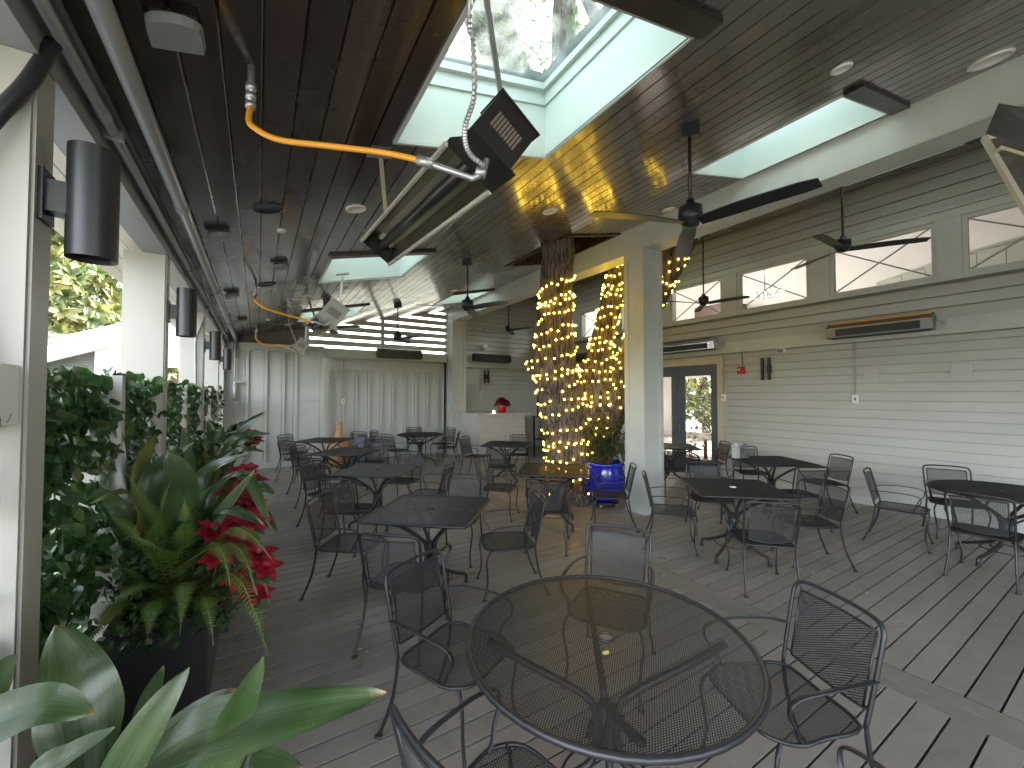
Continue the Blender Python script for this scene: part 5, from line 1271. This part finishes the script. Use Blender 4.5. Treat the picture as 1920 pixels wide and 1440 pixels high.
poins('rusty red poinsettia near the furthest planter',[(-.024,5.44,1.32),(.0,5.5,1.25),(-.05,5.45,1.2)],.07,(-.3,5.6,.5))
planter(-.63,-.16,3.72,4.25,.5,'small black planter holding the further poinsettia')

# ------------------------------------------------------------------ ivy screens between the posts
def ivy(y0,y1,n,size,label,seed):
    r=random.Random(seed); t=thing('ivy_screen',label,'ivy',(-.8,(y0+y1)/2,-.2),group='ivy screens between the posts')
    w=MB(); 
    for k in range(int((y1-y0)/.15)+1): yy=y0+k*.15; w.box(-.803,-.797,yy,yy+.004,-.3,1.8)
    for k in range(13): w.box(-.802,-.798,y0,y1,-.2+k*.16,-.196+k*.16)
    w.build('wire_trellis',M['wire'],t)
    m=MB(); m2=MB()
    SH=[(0,0),(.12,.34),(.48,.50),(.72,.34),(1,.0),(.72,-.34),(.48,-.50),(.12,-.34)]
    for k in range(n):
        z=-.25+2.12*r.random(); y=y0+(y1-y0)*r.random()
        band=sin(z*9.5+sin(y*5+seed)*1.3)*.5+.5
        if r.random()>.40+.75*band and z<1.45: continue
        x=-.80+(r.random()-.35)*.20; s=size*(.6+.7*r.random())
        d=Vector((r.gauss(0,.5),r.gauss(0,.8),r.gauss(-.55,.6))).normalized(); nrm=Vector((1,r.gauss(0,.5),r.gauss(.3,.5))).normalized()
        sd=d.cross(nrm)
        if sd.length<.2: continue
        sd.normalize(); c=Vector((x,y,z)); tgt=m
        P=[c+d*s*a+sd*s*b for a,b in SH]; nn=sd.cross(d); cc=c+d*s*.45-nn*s*.10
        for i in range(8): tgt.poly([P[i],P[(i+1)%8],cc])
    m.build('leaves',M['ivy'],t,True)
IL=[(.9,1.95,900,.07,'ivy at the left edge below the switch box'),(2.16,3.15,3000,.075,'dense dark ivy just past the closest post'),(3.25,4.28,2600,.075,'ivy between the first fin board and the second post'),(4.46,5.65,2200,.075,'ivy screen just past the second post'),(5.75,7.03,2000,.08,'ivy screen before the conduit post'),(7.21,8.35,1500,.08,'ivy screen just past the conduit post'),(8.45,9.62,1300,.08,'ivy screen before the last sconce post'),(9.8,11.2,1300,.08,'ivy screen in the far left corner')]
for i,(a,b,n,s,l) in enumerate(IL): ivy(a,b,n,s,l,40+i)

# ------------------------------------------------------------------ outside on the left
t=thing('neighbouring_shed','low outbuilding with a green edged sloping roof and white fascia, beyond the ivy','building',(-4,11,-.3))
X0,X1=-6.0,-1.5; Zr=lambda x:3.18+.40*(x+2.30)
m=MB(); 
m.poly([(X0,11.0,Zr(X0)+.02),(X1,11.0,Zr(X1)+.02),(X1,17,Zr(X1)+.02),(X0,17,Zr(X0)+.02)]); m.poly([(X0,11.0,Zr(X0)-.07),(X1,11.0,Zr(X1)-.07),(X1,11.0,Zr(X1)+.02),(X0,11.0,Zr(X0)+.02)]); m.build('roof',M['green'],t)
m=MB(); m.poly([(X0,11.03,Zr(X0)-.40),(X1,11.03,Zr(X1)-.40),(X1,11.03,Zr(X1)-.07),(X0,11.03,Zr(X0)-.07)]); m.poly([(X0,11.03,Zr(X0)-.40),(X0,11.15,Zr(X0)-.40),(X1,11.15,Zr(X1)-.40),(X1,11.03,Zr(X1)-.40)]); m.build('fascia',M['whiteboard'],t)
m=MB(); lap(m,'x',11.5,X0,-2.75,-.3,2.9,.06,d=.012); m.box(X0,-2.75,11.51,11.6,-.3,2.95); m.build('ribbed_wall',M['corr'],t)
m=MB(); m.box(-2.75,-2.25,11.2,11.5,-.3,2.85); m.build('white_pier',M['whiteboard'],t)
m=MB(); m.box(-2.25,X1,11.6,11.7,2.35,3.2); m.build('white_panel',M['whiteboard'],t)
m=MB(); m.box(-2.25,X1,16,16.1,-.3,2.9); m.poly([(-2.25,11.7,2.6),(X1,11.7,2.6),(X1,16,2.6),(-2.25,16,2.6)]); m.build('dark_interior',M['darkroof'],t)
def foliage_tree(name,label,cat,c,rad,h0,h1,n,leaf,seed,mt,trunkr=.25):
    r=random.Random(seed); t=thing(name,label,cat,(c[0],c[1],-.3),group='trees outside the open side')
    m=MB(); b=Vector((c[0],c[1],-.3)); m.tube(smooth([b,b+Vector((.1,.1,(h0+h1)*.25)),b+Vector((0,.2,h1*.7))],6),[trunkr*(1-.055*i) for i in range(13)],12,noise=.1,rng=r)
    for k in range(9):
        a=r.random()*6.3; z=h0+(h1-h0)*.6*r.random(); q=b+Vector((0,.1,z+.3)); m.tube(smooth([q,q+Vector((cos(a)*rad*.4,sin(a)*rad*.4,.5)),q+Vector((cos(a)*rad*.8,sin(a)*rad*.8,1.0))],5),[.08-.006*i for i in range(11)],7)
    m.build('trunk',M['bark'],t,True)
    lf=MB(); cl=[]
    for k in range(n):
        a=r.random()*6.3; u=r.random()*2-1; q=(.55+.45*r.random()**.4)*(1+.12*sin(3*a+seed)+.10*sin(5*u+a*2)); s=math.sqrt(1-u*u)
        p=Vector((c[0]+rad*q*s*cos(a),c[1]+rad*q*s*sin(a),(h0+h1)/2+(h1-h0)/2*q*u)); o=Vector((s*cos(a),s*sin(a),u*.8+.25)).normalized()
        m_=8
        t1=o.cross(Vector((0,0,1))); t1=t1.normalized() if t1.length>.1 else Vector((1,0,0)); t2=o.cross(t1)
        for j in range(m_):
            an=2*pi*j/m_+r.random(); d=(t1*cos(an)+t2*sin(an)+o*(.5+.5*r.random())).normalized()
            bractpoly(lf,p,d,o,leaf*(.7+.6*r.random()),leaf*.42)
    lf.build('crown',M[mt],t)
foliage_tree('magnolia_tree','broad sunlit magnolia with yellow green leaves over the outbuilding roof','tree',(-4.6,15.5,0),3.7,1.5,9.5,3600,.30,61,'magn')
foliage_tree('magnolia_tree','darker magnolia further left of the sunlit one','tree',(-9.5,13,0),3.8,1.0,9.5,2400,.30,62,'magn')
foliage_tree('oak_tree','green tree far behind the outbuilding','tree',(-2.2,24,0),3.5,1.5,8.5,1500,.30,63,'oak')
foliage_tree('street_tree','leafy tree seen through the glazed door of the restaurant','tree',(19.5,12.6,0),2.6,.2,5.0,900,.28,64,'magn')
foliage_tree('garden_shrub','large shrub outside between ivy and path','shrub',(-5.8,6.0,0),1.5,.0,2.0,700,.16,65,'oak',.08)

# ------------------------------------------------------------------ light, sky, camera
w=bpy.data.worlds.new('World'); S.world=w; w.use_nodes=True; nt=w.node_tree
sky=nt.nodes.new('ShaderNodeTexSky'); sky.sky_type='NISHITA'; sky.sun_disc=False; EL=R(30); AZ=R(80)   # azimuth from +Y toward +X
sky.sun_elevation=EL; sky.sun_rotation=AZ; sky.air_density=1.0; sky.dust_density=2.5; sky.ozone_density=1.0
bg=nt.nodes['Background']; hs=nt.nodes.new('ShaderNodeHueSaturation'); hs.inputs['Saturation'].default_value=.32; nt.links.new(sky.outputs[0],hs.inputs['Color']); nt.links.new(hs.outputs[0],bg.inputs['Color']); bg.inputs['Strength'].default_value=.15
sd=Vector((sin(AZ)*cos(EL),cos(AZ)*cos(EL),sin(EL)))
sl_=bpy.data.lights.new('sun','SUN'); sl_.energy=4.0; sl_.angle=R(.6); sl_.color=(1,.94,.84)
so_=bpy.data.objects.new('sun',sl_); C.objects.link(so_); so_.location=(20,5,20); so_.rotation_euler=sd.to_track_quat('Z','Y').to_euler()
cam=bpy.data.cameras.new('camera'); co=bpy.data.objects.new('camera',cam); C.objects.link(co)
cam.sensor_width=36; cam.lens=36*768/1920; cam.clip_start=.03; cam.clip_end=600
co.location=(0,0,1.75); co.rotation_euler=(R(90+1.5),0,-R(31.8)); S.camera=co
for o in list(bpy.data.objects):
    if '_w' in o: del o['_w']
S.view_settings.view_transform='Standard'; S.view_settings.look='None'; S.view_settings.gamma=1
S.view_settings.exposure=EXPO
cy=S.cycles
cy.max_bounces=9; cy.diffuse_bounces=5; cy.glossy_bounces=4; cy.transparent_max_bounces=16; cy.transmission_bounces=4
cy.use_denoising=True; cy.sample_clamp_indirect=8; cy.caustics_reflective=False; cy.caustics_refractive=False
try: cy.use_light_tree=True
except Exception: pass
